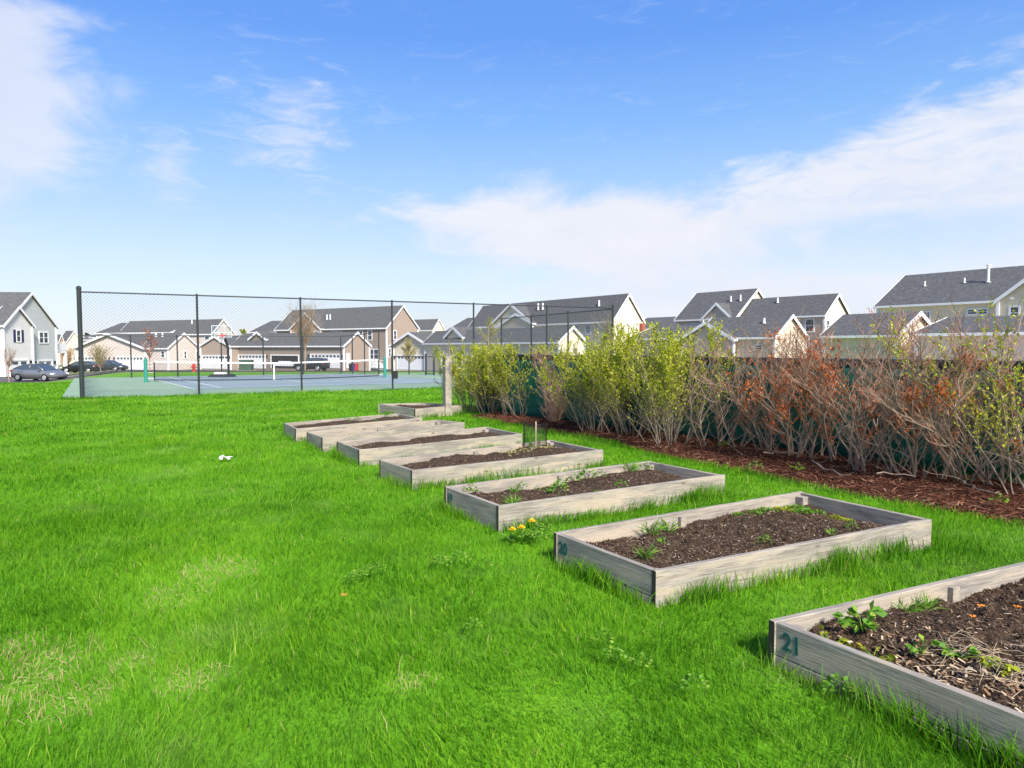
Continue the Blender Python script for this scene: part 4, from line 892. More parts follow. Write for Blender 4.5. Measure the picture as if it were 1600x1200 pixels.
car(62, 60, R(-14), 'sedan', M['carg'], 'silver grey sedan parked at the far left in front of the white and grey house', .05, 1.04)
car(128, 84, R(178), 'sedan', M['carb'], 'black car partly behind the tall left fence post', -.0)
car(171, 92, R(-5), 'sedan', M['cars'], 'dark slate car in front of the beige garage door behind the yellow shrub', 0, 1.02)
car(487, 93, R(166), 'suv', M['carb'], 'dark sport utility vehicle parked before the white garage door of the brown house')
# ------------------------------------------------------------------ houses
def kx(px): d = ray(px, 543); return d[0] / d[1]
class Block:
    def __init__(s, root, px, Y, t, xl, W_, ye, yr, z0=-2.2, wall='cream', kind='side', gable=None, oh=.24, z_e=None, z_r=None, roof=True, posts=True):
        """gabled block. px,Y: front right corner; t: angle (deg) the front wall turns left of straight ahead; xl: pixel column of the left end;
        W_: depth in m, or ('px', column) of the far end of the right gable; ye / yr: pixel rows of eave and ridge"""
        s.root = root; s.t = R(t); s.a = np.array([-math.sin(s.t), math.cos(s.t)]); s.b = np.array([math.cos(s.t), math.sin(s.t)])
        s.C = np.array([kx(px) * Y, Y]); s.L = s.hit(s.C, s.a, xl)
        s.W = s.hit(s.C, s.b, W_[1]) if isinstance(W_, tuple) else W_
        s.ze = D(px, ye, Y)[2] if z_e is None else z_e; s.z0 = z0; s.kind = kind; s.wall = wall
        if kind == 'side': s.e1, s.l1, s.e2, s.l2 = s.a, s.L, s.b, s.W
        else: s.e1, s.l1, s.e2, s.l2 = s.b, s.W, s.a, s.L
        pk = s.C + s.e2 * s.l2 / 2
        s.zr = (H + (D(800, yr, pk[1])[2] - H)) if z_r is None else z_r
        gable = gable or wall; s.oh = oh
        P = lambda u, v, z: (*(s.C + s.e1 * u + s.e2 * v), z)
        s.P = P
        m = MB(); mats = [M[wall], M[gable]]
        l1, l2, ze, zr = s.l1, s.l2, s.ze, s.zr
        # walls: two eave walls + two gables
        m.add([P(0, 0, z0), P(l1, 0, z0), P(l1, 0, ze), P(0, 0, ze)], [(0, 1, 2, 3)], 0 if kind == 'side' else 1)
        m.add([P(0, l2, z0), P(l1, l2, z0), P(l1, l2, ze), P(0, l2, ze)], [(0, 1, 2, 3)], 0 if kind == 'side' else 1)
        for u in (0, l1): m.add([P(u, 0, z0), P(u, l2, z0), P(u, l2, ze), P(u, l2 / 2, zr), P(u, 0, ze)], [(0, 1, 2, 3, 4)], 1 if kind == 'side' else 0)
        m.build('wall', mats, root)
        sl = (zr - ze) / (l2 / 2); s.sl = sl; th = .16; up = .03
        def prof(v): return ze + sl * min(v, l2 - v) + up
        if roof:
            m = MB(); vs = [(-oh, prof(-oh)), (l2 / 2, zr + up), (l2 + oh, prof(l2 + oh))]
            poly = [P(-oh, v, z + th) for v, z in vs] + [P(-oh, v, z) for v, z in vs[::-1]]
            m.prism(poly, tuple(np.append(s.e1 * (l1 + 2 * oh), 0))); m.build('roof', M['roof'], root)
            m = MB()
            for u in (-oh - .05, l1 + oh + .005):    # rake boards
                for sgn in (0, 1):
                    pts = [(-oh - .03, prof(-oh - .03)), (l2 / 2, zr + up)] if not sgn else [(l2 + oh + .03, prof(l2 + oh + .03)), (l2 / 2, zr + up)]
                    (v0, z0_), (v1, z1_) = pts
                    m.prism([P(u, v0, z0_ - .16), P(u, v1, z1_ - .16), P(u, v1, z1_ + th + .03), P(u, v0, z0_ + th + .03)], tuple(np.append(s.e1 * .045, 0)))
            for v, o_ in ((-oh, -1), (l2 + oh, 1)):     # gutters
                z = prof(v); c0 = P(-oh, v + o_ * .06, z + .02); c1 = P(l1 + oh, v + o_ * .06, z + .02); m.seg(c0, c1, .11, .2)
                w0 = -.004 if o_ < 0 else l2 + .004; m.seg(P(0, v + (w0 - v) * .5, z - .07), P(l1, v + (w0 - v) * .5, z - .07), abs(v - w0), .03)   # soffit
            for (u, v) in ((0, 0), (0, l2), (l1, 0)) if posts else ():
                m.box((*(s.C + s.e1 * u + s.e2 * v), (z0 + ze) / 2), (.22, .22, ze - z0 - .05), s.t)
            m.build('white_trim', M['white'], root)
    def hit(s, p, e, px):
        k = kx(px); return -(p[0] - k * p[1]) / (e[0] - k * e[1])
    def face(s, f, px, py):
        """point on the front ('f') or right gable ('g') face seen at pixel -> (distance along face, z)"""
        e = s.a if f == 'f' else s.b; u = s.hit(s.C, e, px); Y = (s.C + e * u)[1]; return u, D(px, py, Y)[2]
    def fbox(s, m, f, u0, u1, z0, z1, d0, d1, mi=0):
        e = s.a if f == 'f' else s.b; n = -s.b if f == 'f' else -s.a
        p, q_ = s.C + e * u0, s.C + e * u1; A, B, Cc, Dd = p + n * d0, q_ + n * d0, q_ + n * d1, p + n * d1
        m.hexa([(*v, z0) for v in (A, B, Cc, Dd)], [(*v, z1) for v in (A, B, Cc, Dd)], mi)
    def rect(s, f, r):
        u0, z1 = s.face(f, r[0], r[1]); u1, z0 = s.face(f, r[2], r[3]); return (min(u0, u1), max(u0, u1), min(z0, z1), max(z0, z1))
    def window(s, f, r, mull=1, grid=False, shutter=False):
        u0, u1, z0, z1 = s.rect(f, r); m = MB(); w = .13
        s.fbox(m, f, u0, u0 + w, z0, z1, -.02, .06); s.fbox(m, f, u1 - w, u1, z0, z1, -.02, .06); s.fbox(m, f, u0 + w, u1 - w, z1 - w, z1, -.02, .06); s.fbox(m, f, u0 + w, u1 - w, z0, z0 + w, -.02, .07)
        for k in range(1, mull): u = u0 + (u1 - u0) * k / mull; s.fbox(m, f, u - .07, u + .07, z0 + w, z1 - w, -.02, .055)
        s.fbox(m, f, u0 + w, u1 - w, (z0 + z1) / 2 - .03, (z0 + z1) / 2 + .03, -.02, .045)
        if grid:
            for k in (1, 2): u = u0 + w + (u1 - u0 - 2 * w) * k / 3; s.fbox(m, f, u - .018, u + .018, z0 + w, z1 - w, -.02, .035)
            for k in (1, 3): z = z0 + (z1 - z0) * k / 4; s.fbox(m, f, u0 + w, u1 - w, z - .018, z + .018, -.02, .037)
        o = m.build('window', M['white'], s.root); m = MB(); s.fbox(m, f, u0 + w, u1 - w, z0 + w, z1 - w, -.01, .02); m.build('pane', M['glass'], o)
        if shutter:
            for a, c in ((u0 - .42, u0 - .03), (u1 + .03, u1 + .42)): m = MB(); s.fbox(m, f, a, c, z0, z1, -.01, .04); m.build('shutter', M['shutter'], s.root)
    def garage(s, f, r, lights=8, panes=True):
        u0, u1, z0, z1 = s.rect(f, r); w = .14; m = MB()
        s.fbox(m, f, u0 - w, u0, z0, z1 + w, -.02, .09); s.fbox(m, f, u1, u1 + w, z0, z1 + w, -.02, .09); s.fbox(m, f, u0, u1, z1, z1 + w, -.02, .085)
        m.build('door_frame', M['white'], s.root)
        m = MB(); n = 4; h = (z1 - z0) / n
        for k in range(n): s.fbox(m, f, u0, u1, z0 + k * h + .012, z0 + (k + 1) * h - .012, -.03, .035)
        s.fbox(m, f, u0, u1, z0, z1, -.05, .02)
        o = m.build('garage_door', M['door'], s.root)
        if lights:
            m = MB(); pw = (u1 - u0) / lights
            for k in range(lights):
                a = u0 + k * pw + pw * .16; s.fbox(m, f, a, a + pw * .68, z1 - h * .78, z1 - h * .2, .03, .042)
            m.build('door_window', M['glass'], o)
            for a in (u0 - .5, u1 + .5):
                m = MB(); s.fbox(m, f, a - .09, a + .09, z1 - .35, z1, -.01, .16); m.build('wall_lamp', M['black'], s.root)
    def vent(s, px, py, h=.45, r=.07, big=False):
        """pipe on the front roof slope where the pixel ray meets it"""
        d = ray(px, py); n = None
        p0 = np.array([*s.C, s.ze + .19]); n = np.cross(np.append(s.e1, 0), np.append(s.e2, s.sl)); t = np.dot(p0 - np.array([0, 0, H]), n) / np.dot(d, n); p = np.array([0, 0, H]) + d * t
        m = MB(); m.cyl((p[0], p[1], p[2] - .2), (p[0], p[1], p[2] + h), r, 8); m.cyl((p[0], p[1], p[2] - .02), (p[0], p[1], p[2] + .05), r * 1.9, 8)
        if big: m.cyl((p[0], p[1], p[2] + h), (p[0], p[1], p[2] + h + .12), r * 1.5, 8); m.cyl((p[0], p[1], p[2] + h + .2), (p[0], p[1], p[2] + h + .28), r * 1.8, 8); m.cyl((p[0], p[1], p[2] + h), (p[0], p[1], p[2] + h + .25), r * .8, 8)
        m.build('roof_vent', M['white'], s.root)
def fY(b, px, off): return float((b.C + b.a * b.hit(b.C, b.a, px) - b.b * off)[1])
def house(px, Y, label): 
    p = D(px, 560, Y); return thing('town_house', (p[0], p[1], gz(p[0], p[1])), label, 'house', 'houses round the green')
# H1: white and grey, far left
h = house(40, 80, 'tall white and grey gabled house at the far left with two garage doors')
B = Block(h, 7.5, 75, 93, -90, ('px', 88), 507, 459, -2.0, 'grey', gable='grey')
B.window('g', (61, 518, 76, 537), 2); B.garage('g', (58, 564.5, 80, 588), 2)
Bw = Block(h, 6, 74, 93, -14, ('px', 51), 507.5, 481, -2.0, 'white_siding', gable='white_siding', oh=.25)
Bw.window('g', (25.5, 515, 33.5, 535), 1, shutter=True); Bw.garage('g', (15.5, 564, 42, 593), 2)
bz = D(95, 550, 86)[2]; c0 = B.C + B.b * B.W
m = MB(); m.prism([(*(c0 + B.b * v + B.a * (u)), bz - .15) for u, v in ((.3, .15), (.3, 2.6), (5, 2.6), (5, .15))], (0, 0, .3)); m.build('balcony_floor', M['white'], h)
m = MB()
for (u0, v0, u1, v1) in ((.34, .2, .34, 2.55), (.34, 2.55, 5, 2.55)):
    p, q_ = c0 + B.b * v0 + B.a * u0, c0 + B.b * v1 + B.a * u1; m.seg((*p, bz + 1.15), (*q_, bz + 1.15), .1, .1); m.seg((*p, bz + .62), (*q_, bz + .62), .05, .85)
m.build('balcony_railing', M['white'], h)
for u in (.4, 4.9): p = c0 + B.b * 2.45 + B.a * u; m = MB(); m.box((*p, (bz - 2.0) / 2), (.32, .32, bz + 2.0 - .3), B.t); m.build('balcony_post', M['white'], h)
p = c0 + B.b * 1.3 + B.a * 2.0; m = MB(); m.sphere((*p, bz - 1.1), .55, 10, 6, sq=(1, 1, .55)); o = m.build('hanging_basket', M['red'], h)
# H2: brown houses far behind
h = house(112, 150, 'distant brown house with grey roof glimpsed between the white house and the corner fence post')
B = Block(h, 103, 150, 62, 92, ('px', 128), 535, 518, -2.5, 'dbrown', gable='cream'); B.window('g', (113, 541, 117, 548)); B.window('g', (113, 556, 117, 564)); B.window('f', (96, 541, 100, 548))
Block(h, 92, 146, 62, 86, ('px', 99), 533, 524, -2.5, 'dbrown')
# H3: beige house
h = house(200, 116, 'beige house with broad garage gable and long stepped grey roof behind the net post')
Gb = Block(h, 226, 110, 74, 119, 12, 544, 522.5, -1.95, 'beige', 'front', oh=.45)
Gb.garage('f', (182, 558, 223, 577.5), 8); Gb.garage('f', (127, 558, 167, 577.5), 8)
Wb = Block(h, 262, 108, 66, 222, ('px', 310), 543.5, 521.5, -1.95, 'beige')
Wb.window('f', (251, 548, 257.5, 559)); Wb.window('g', (286.5, 548, 291.5, 561)); Wb.window('g', (305.5, 549, 309.5, 561)); Wb.vent(244, 526, .7, .12); Wb.vent(254, 526, .7, .12)
Mb_ = Block(h, 331, 126, 66, 186, ('px', 366), 521, 500, -1.95, 'beige'); Mb_.vent(300, 506, .8, .1); Mb_.window('f', (320, 525, 328, 536)); Mb_.window('g', (322 + 14, 525, 343, 536))
Block(h, 268, 130, 66, 152, 11, 519.5, 503.5, -1.95, 'beige'); Block(h, 214, 134, 66, 143, 11, 527, 512, -1.95, 'beige'); Block(h, 170, 137, 66, 125, 11, 531, 519.5, -1.95, 'cream')
# H4: brown house
h = house(460, 112, 'large brown house with three garage doors, one standing open')
Gb = Block(h, 360, 108, 66, 313.5, 10, 541, 526.5, -1.85, 'brown2', 'front'); Gb.garage('f', (316.5, 556, 356, 576.5), 8)
Wb = Block(h, 537, 97, 58, 361, ('px', 577), 540, 520.5, -1.85, 'brown', gable='brown2')
Wb.garage('f', (486, 554, 531.5, 575.5), 8); Wb.garage('f', (373, 555, 414, 576), 8); Wb.window('f', (362, 543, 367.5, 557.5))
u0, u1, z0, z1 = Wb.rect('f', (424, 555.5, 466, 576)); m = MB(); w = .16
Wb.fbox(m, 'f', u0 - w, u0, z0, z1 + w, -.02, .09); Wb.fbox(m, 'f', u1, u1 + w, z0, z1 + w, -.02, .09); Wb.fbox(m, 'f', u0, u1, z1, z1 + w, -.02, .085); m.build('door_frame', M['white'], h)
m = MB(); Wb.fbox(m, 'f', u0, u1, z0, z1, .0, .02); o = m.build('garage_shade_panel', M['dark'], h)  # flat panel on the wall, no recess; the garage's inner shade is its colour
m = MB(); Wb.fbox(m, 'f', u0 + 1.2, u1 - .4, z0 + .35, z0 + .75, .02, .05); Wb.fbox(m, 'f', u0 + 1.6, u1 - 1.6, z0 + .75, z0 + 1.1, .02, .04); m.build('stored_boat', M['paper'], o)
m = MB(); uA, uB, zA, zB = Wb.rect('g', (541, 552, 546.5, 575)); Wb.fbox(m, 'g', uA, uB, zA, zB, -.02, .06); m.build('side_door', M['white'], h)
mb4 = Block(h, 604, 113, 58, 432, ('px', 653), 511.5, 479, -1.85, 'brown', gable='brown2')
for r in ((574.5, 516, 582, 532), (560, 516.5, 567.5, 530), (518, 517, 534, 522)): mb4.window('f', r, 2 if r[0] == 518 else 1)
mb4.window('g', (614.5, 516, 620, 531)); mb4.window('g', (606.5, 544, 611, 558)); mb4.window('f', (576, 545, 592, 562), 2)
mb4.vent(511, 499.5, .9, .12); mb4.vent(516, 499, .9, .12)
m = MB(); uA, uB, zA, zB = mb4.rect('f', (579, 560, 602, 575)); 
for k in range(5): mb4.fbox(m, 'f', uA + k * .3, uB, zA + k * .22, zA + k * .22 + .2, .0, 2.2 - k * .3)
mb4.fbox(m, 'f', uA + .4, uB, zB - .2, zB, 2.1, 2.2); m.build('porch_steps', M['white'], h)
Block(h, 520, 121, 58, 392, 10, 517, 499, -1.85, 'brown')
c = Block(h, 502, fY(mb4, 502, .6), 58, 455, 7, 513.5, 489.5, -1.85, 'dbrown', 'front'); c.window('f', (455.5 + 2, 519, 466, 530), 1)
c = Block(h, 501, fY(mb4, 501, 1.4), 58, 476, 7, 513.5, 500, -1.85, 'dbrown', 'front'); c.window('f', (491, 517, 498.5, 530), 1)
c = Block(h, 416, fY(Wb, 416, -1.8), 58, 391, 3, 530, 520, Wb.ze + .4, 'brown', 'front', oh=.25, posts=False)
# H5: distant dark roof
h = house(665, 165, 'small distant cream house showing only roof and gable between brown and cream houses')
B = Block(h, 676, 165, 55, 630, ('px', 694), 515, 499.5, -2.2, 'cream'); B.window('g', (683, 518, 686, 524))
# H6: cream house
h = house(800, 88, 'large cream house with stepped grey roof behind the tall corner fence post')
Gb = Block(h, 670, 92, 50, 615, 12, 539, 521, -1.6, 'cream', 'front', oh=.45); Gb.garage('f', (621, 556, 663, 578.5), 8)
Wb = Block(h, 873, 70, 36.9, 664, ('px', 913), 533.5, 512, -1.5, 'cream'); Wb.garage('f', (690, 556, 722, 578), 8); Wb.garage('f', (745, 557, 790, 580), 8)
Mb6 = Block(h, 957, 80, 36.9, 735, ('px', 1003), 500, 461, -1.5, 'cream')
Mb6.window('f', (915, 507, 923, 523), 1, True); Mb6.window('f', (897, 508, 905, 522), 1, True); Mb6.window('f', (850, 511, 864, 516), 2); Mb6.window('g', (977, 508, 980, 514)); Mb6.window('g', (988, 509, 993, 515))
Mb6.vent(841, 484, .85, .12); Mb6.vent(848, 483.5, .85, .12); Mb6.vent(936, 478, .7, .1)
m = MB(); Mb6.fbox(m, 'g', Mb6.W - .5, Mb6.W + .02, -1.5, Mb6.ze - .3, -.02, .5); m.build('brick_chimney', M['brick'], h)
Block(h, 820, 100, 36.9, 700, 8, 512, 491, -1.5, 'cream')
c = Block(h, 833, fY(Mb6, 833, .6), 36.9, 768, 7, 505.5, 476.5, -1.5, 'cream', 'front')
c = Block(h, 832, fY(Mb6, 832, 1.5), 36.9, 784, 7, 505.5, 491.5, -1.5, 'cream', 'front'); c.window('f', (814, 511, 823, 523))
c = Block(h, 724, fY(Wb, 724, -1.6), 36.9, 697, 3.5, 527, 513, Wb.ze + .3, 'cream', 'front', oh=.25, posts=False)
# H9: distant roof
h = house(1030, 130, 'distant low house of which only a dark roof line shows left of the tan house')
B = Block(h, 1075, 125, 37, 985, 10, 512, 494, -2, 'tan'); B.window('f', (1010, 516, 1016, 524))
# H7: tan house
h = house(1180, 80, 'tan house in two stepped roof sections with a cream right gable beyond the bare shrubs')
m7 = Block(h, 1148, 84, 37.5, 1057, ('px', 1211), 496, 453, -1.5, 'tan', gable='tanc')
m7.window('f', (1069, 506, 1092, 514), 2); m7.vent(1142, 471, .7, .09); m7.vent(1157, 470, .75, .09)
n7 = Block(h, 1287, 76, 37.5, 1150, ('px', 1324), 491.5, 461, -1.5, 'tan', gable='tanc')
n7.window('f', (1257, 498, 1272, 519), 1); n7.window('g', (1289.5, 499, 1295, 517), 1); n7.vent(1215, 473, .6, .09)
c = Block(h, 1142, fY(m7, 1142, .6), 37.5, 1098, 7, 497, 475.5, -1.5, 'tan', 'front'); c.window('f', (1107, 502, 1120, 508), 1)
g7 = Block(h, 1210, 64, 37.5, 1090, ('px', 1258), 526, 494.5, -1.5, 'tan', gable='tanc'); g7.vent(1194, 505, .5, .1); g7.window('f', (1178, 538, 1192, 548))
c = Block(h, 1146, fY(g7, 1146, .8), 37.5, 1064, 6, 530, 506, -1.5, 'tan', 'front', oh=.3)
Block(h, 1085, 72, 37.5, 985, 9, 529, 509, -1.5, 'tan')
# H8: yellow house, right
h = house(1560, 60, 'large pale yellow house with long dark roof and tall white flue at the far right')
m8 = Block(h, 1760, 50.3, 34.6, 1370, 11, 459.5, 414, -1.5, 'yellow', z_r=8.75)
m8.window('f', (1440, 486, 1453, 508), 1, True); m8.window('f', (1410, 488, 1425, 500), 1); m8.window('f', (1508, 482, 1543, 492), 2)
m8.vent(1445, 447, .45, .07); m8.vent(1507, 442, .45, .07); m8.vent(1544, 441, 1.25, .11, True)
c = Block(h, 1640, fY(m8, 1640, .7), 34.6, 1557, 8, 466, 440, -1.5, 'yellow', 'front'); c.window('f', (1574, 478, 1592, 500))
m = MB()
for px_ in (1578, 1600): u, z = c.face('f', px_, 466); c.fbox(m, 'f', u - .09, u + .09, z - .09, z + .09, 0, .12)
m.build('flood_lamp', M['paper'], h)
g8 = Block(h, 1400, 50, 34.6, 1288, ('px', 1462), 523.5, 490.5, -1.5, 'tan', gable='yellow')
r8 = Block(h, 1760, 38, 34.6, 1432, 10, 513, 480, -1.5, 'tan', z_r=3.75, z_e=2.62)
# ------------------------------------------------------------------ trees
def tree(px, pyb, Y, pyt, wpx, kind, label, seed, lm='treel', nl=2.0, trunk_f=.3, ls=(.06, .13), dens=1.0, name='young_tree', br='bark'):
    rd = random.Random(seed); p = D(px, pyb, Y); z = gz(p[0], p[1]); h = D(px, pyt, Y)[2] - z; rad = wpx / 2 * Y / F
    t = thing(name, (p[0], p[1], z), label, 'tree', 'young trees near the houses'); st = MB(); tw = MB(); O = []
    r0 = max(.035, h * .014); pts, _ = curve_path((p[0], p[1], z - .1), (rd.gauss(0, .02), rd.gauss(0, .02), 1), h * (.9 if kind != 'vase' else trunk_f + .1), 8, .03, .02, rd)
    st.tube(pts, np.linspace(r0, r0 * (.3 if kind != 'vase' else .8), 9), 6, cap=False)
    nb = int(26 * dens)
    for k in range(nb):
        f = trunk_f + (1 - trunk_f) * (k / nb) * .97
        if kind == 'vase': f = .98 * (.8 + .2 * rd.random()); 
        i_ = min(7, int(f * 8)); q0 = pts[i_] + (pts[i_ + 1] - pts[i_]) * (f * 8 - i_) if i_ < 8 else pts[-1]
        a = rd.uniform(0, 6.283)
        if kind == 'vase': L = h * (1 - trunk_f) * rd.uniform(.7, 1.05); d = (math.cos(a) * rad / L * rd.uniform(.1, 1), math.sin(a) * rad / L * rd.uniform(.1, 1), 1)
        else:
            rel = (f - trunk_f) / (1 - trunk_f); prof = math.sin(min(1, rel * 1.2 + .25) * math.pi * .85) if kind == 'oval' else (1 - rel * .85)
            L = rad * max(.2, prof) * 1.25; d = (math.cos(a), math.sin(a), .9 if kind == 'oval' else .5)
        b, _ = curve_path(q0, d, L, 5, .09, .05, rd); st.tube(b, np.linspace(r0 * .42, r0 * .1, 6), 4, cap=False); O.append(b)
        for j in range(1, 6):
            for _ in range(3):
                a2 = rd.uniform(0, 6.28); d2 = (b[j] - b[j - 1]) / np.linalg.norm(b[j] - b[j - 1]) + np.array([math.cos(a2), math.sin(a2), .4]) * .8
                c2, _ = curve_path(b[j], d2, L * rd.uniform(.18, .42), 3, .12, .05, rd); tw.tube(c2, np.linspace(max(.012, r0 * .14), .006, 4), 3, cap=False); O.append(c2)
    st.build('trunk', M[br], t); cr = tw.build('crown', M[br], t)
    if nl:
        P = []; Dd = []
        for b in O:
            for j in range(1, len(b)):
                for _ in range(int(nl + rd.random())): f = rd.random(); P.append(b[j - 1] * (1 - f) + b[j] * f); Dd.append(b[j] - b[j - 1])
        P = np.array(P); Dd = np.array(Dd); Dd /= np.linalg.norm(Dd, axis=1)[:, None] + 1e-9; Dd = Dd + rg.normal(0, .7, Dd.shape)
        V, Q = leafset(len(P), P, Dd, ls, (ls[0] * .6, ls[1] * .6)); fastmesh('foliage', V, Q, np.repeat(rg.random(len(P)), 4), M[lm], t)
    return t
tree(14, 598, 57, 546, 34, 'vase', 'small bare sapling in front of the white and grey house at the far left', 1, nl=0, trunk_f=.42, dens=.45, br='twigb')
tree(157.5, 588, 66, 545, 44, 'vase', 'small spreading yellow budded tree in front of the beige garage', 2, 'treel', 1.4, .2, (.07, .14))
tree(234, 585, 72, 506, 26, 'oval', 'slim reddish budded tree before the beige house', 3, 'treer', .9, .3, (.08, .15), br='twigr')
tree(477, 586, 72, 487, 62, 'vase', 'tall orange budded tree before the brown house next to a fence post', 4, 'treeo', .7, .35, (.08, .16), 1.5)
tree(640, 582, 76, 527, 26, 'oval', 'narrow yellow blossoming tree before the white garage door of the cream house', 5, 'treel', 2.2, .28, (.08, .16))
tree(764, 580, 55, 493, 42, 'oval', 'pale yellow green tree rising behind the leafy hedge', 6, 'leafg', .9, .3, (.06, .11))
tree(702, 580, 74, 528, 16, 'oval', 'thin bare sapling before the cream garage wall', 7, nl=0, trunk_f=.35, dens=.6)
tree(955, 580, 56, 500, 60, 'vase', 'bare pale tree behind the tall corner fence post', 8, 'treel', .25, .3, (.05, .1))
tree(382, 575, 190, 512, 22, 'oval', 'far off pale green tree between the beige and brown roofs', 9, 'leafg', 2.5, .2, (.25, .5))
tree(1410, 590, 34, 498, 110, 'vase', 'bare reddish twigged tree beyond the green screen fence before the yellow house', 12, 'treer', .3, .3, (.03, .05), .7, br='twigr')
tree(141, 578, 190, 515, 12, 'cone', 'dark evergreen tree far behind beside the corner fence post', 10, 'ever', 5, .1, (.3, .6))
tree(106, 583, 105, 545, 26, 'vase', 'orange brown bush-like tree between the white house and the corner fence post', 11, 'treeo', 1.2, .2, (.1, .2))
# ------------------------------------------------------------------ grass
EX = [[tuple(p) for p in Q] for _, Q, _, _ in BEDS] + [MULCH]
CX = [(x * 1.0, y) for x, y in CO]
def straw_mask(x, y):
    v = np.zeros(x.shape)
    for px, py, r in ((60, 1030, .38), (40, 1075, .33), (95, 1100, .25), (140, 1085, .2), (280, 925, .30), (205, 1030, .16), (300, 1060, .2), (345, 885, .35), (30, 1000, .2), (640, 1060, .14)):
        c = G(px, py, .03); v = np.maximum(v, np.exp(-(((x - c[0]) / r) ** 2 + ((y - c[1]) / r) ** 2) * 1.3))
    return v * (.45 + .9 * (nz2(x, y, 9, 41) * .5 + .5))
def blades(y0, y1, dens, hh, ww, kmax=.98, tall=1.0, lean=.5, pts=None):
    if pts is None:
        A = kmax * (y1 * y1 - y0 * y0); n = int(A * dens); y = np.sqrt(rg.uniform(y0 * y0, y1 * y1, n)); x = rg.uniform(-kmax, kmax, n) * y
        pn = nz2(x, y, 2.2, 31) * .5 + .5; keep = rg.random(n) < (.55 + .6 * pn) * np.where(y > y0 * 1.0, 1, 1)
        for P in EX: keep &= ~inpoly(x, y, P)
        keep &= ~inpoly(x, y, CX)
        st_ = straw_mask(x, y); keep &= rg.random(n) > st_ * .45
        keep &= (terrain(x, y) > -1.15)
    else:
        x, y = pts; n = len(x); keep = np.ones(n, bool)
        for P in EX: keep &= ~inpoly(x, y, P)
    x, y = x[keep], y[keep]; n = len(x); sm = straw_mask(x, y); z = terrain(x, y)
    hn = nz2(x, y, 1.1, 32) * .25 + nz2(x, y, 4.5, 33) * .25
    h = rg.uniform(*hh, n) * (1 + hn) * tall * (1 - .45 * np.clip(sm, 0, 1)); w = rg.uniform(*ww, n) / 2
    a = rg.uniform(0, 6.283, n) ; an = nz2(x, y, 1.6, 34) * 3.5; a = np.where(rg.random(n) < .5, an + rg.normal(0, .5, n), a)
    ln = np.abs(rg.normal(0, lean, n)) + .12; ln *= h
    dx, dy = np.cos(a), np.sin(a); f = rg.uniform(0, 6.283, n); sx, sy = np.cos(f) * w, np.sin(f) * w
    def at(t, k): return np.stack([x + dx * ln * t * t + k * sx, y + dy * ln * t * t + k * sy, z - .005 + h * t * (1 - .22 * np.minimum(ln / h, 1.6) * t)], 1)
    V = np.stack([at(0, -1), at(0, 1), at(.5, -.85), at(.5, .85), at(1, 0)], 1).reshape(-1, 3)
    o = np.arange(n)[:, None] * 5
    r = np.clip(.5 + rg.normal(0, .13, n), 0, .9); r = np.where(rg.random(n) < .012, .99, r); r = np.where(rg.random(n) < np.clip(sm * .9 - .2, 0, .6), rg.uniform(1.2, 2.2, n), r)
    return V, o + np.array([[0, 1, 3, 2]]), o + np.array([[2, 3, 4]]), np.repeat(r, 5)
parts = [blades(2.2, 4.5, 5600, (.035, .088), (.003, .005)), blades(4.5, 7.5, 3600, (.035, .085), (.0035, .0058)), blades(7.5, 13, 1400, (.04, .085), (.005, .0085)), blades(13, 24, 420, (.045, .095), (.010, .017)), blades(24, 38, 110, (.05, .10), (.02, .035), .8)]
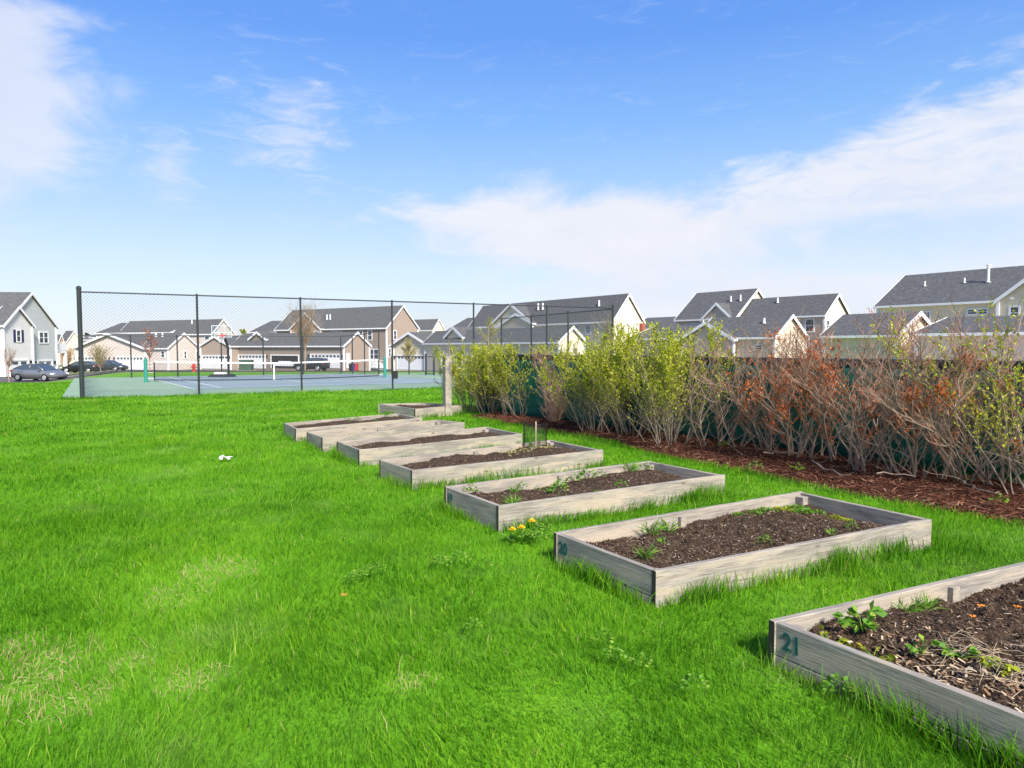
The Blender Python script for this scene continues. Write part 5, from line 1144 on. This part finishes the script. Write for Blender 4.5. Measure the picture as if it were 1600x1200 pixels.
# scattered longer blades, and long tufts along the boards
parts.append(blades(2.4, 9, 60, (.11, .19), (.004, .0075), lean=.7))
ex, ey = [], []
for bi, (_, Q, _, _) in enumerate(BEDS):
    A, B, Cc, Dd = [np.array(p) for p in Q]; cen = (A + B + Cc + Dd) / 4
    for P, P2, dn_ in ((A, B, 520), (B, Cc, 560), (Cc, Dd, 260), (Dd, A, 330)):
        L = np.linalg.norm(P2 - P); n = int(L * dn_ * (1.6 if bi < 3 else .8)); f = rg.random(n); q_ = P[None] * (1 - f)[:, None] + P2[None] * f[:, None]
        nn = np.array([(P2 - P)[1], -(P2 - P)[0]]) / L
        if np.dot(nn, cen - P) > 0: nn = -nn
        cl_ = (nz2(q_[:, 0], q_[:, 1], 5, 61) * .5 + .5); k = rg.random(n) < cl_ ** 1.5 * 1.15
        q_ = q_[k] + nn * (np.abs(rg.normal(0, .055, k.sum())) + .006)[:, None]; ex.append(q_[:, 0]); ey.append(q_[:, 1])
parts.append(blades(0, 0, 0, (.10, .21), (.004, .008), lean=.35, pts=(np.concatenate(ex), np.concatenate(ey))))
# ragged grass at the mulch edge and along the court
n = 5000; f = rg.random(n) * (nu - 2); k = f.astype(int); f = f - k
mx_, my_ = fx[k] * (1 - f) + fx[k + 1] * f, fy[k] * (1 - f) + fy[k + 1] * f; s_ = np.abs(rg.normal(0, .08, n)); parts.append(blades(0, 0, 0, (.06, .13), (.004, .009), pts=(mx_ - .798 * s_, my_ - .603 * s_)))
n = 5000; f = rg.random(n); a, c = np.array(CO[0]), np.array(CO[1]); q_ = a[None] * (1 - f)[:, None] + c[None] * f[:, None]; s_ = np.abs(rg.normal(0, .15, n)); parts.append(blades(0, 0, 0, (.06, .16), (.012, .02), pts=(q_[:, 0] + .443 * s_, q_[:, 1] - .896 * s_)))
off = 0; Vs, Qs, Ts, Rs = [], [], [], []
for V, Q, T, r in parts: Vs.append(V); Qs.append(Q + off); Ts.append(T + off); Rs.append(r); off += len(V)
o = fastmesh('grass', np.concatenate(Vs), np.concatenate(Qs), np.concatenate(Rs), M['grass'], tris=np.concatenate(Ts)); tag(o, 'bright green mown grass covering the lawn round the raised beds', 'grass', kind='stuff')
# dead straw in the worn patches
n = 60000; y = np.sqrt(rg.uniform(2.4 ** 2, 6.5 ** 2, n)); x = rg.uniform(-.95, .4, n) * y; k = rg.random(n) < straw_mask(x, y) * .45 - .12; x, y = x[k], y[k]
V, Q = chipset(len(x), x, y, rg.uniform(.01, .045, len(x)), (.02, .065), (.002, .004), .4)
tag(fastmesh('dead_grass', V, Q, np.repeat(rg.random(len(x)), 4), M['straw']), 'pale dead grass in the worn patches of lawn at lower left', 'dead grass', kind='stuff')
# yellow dandelion specks far off on the lawn
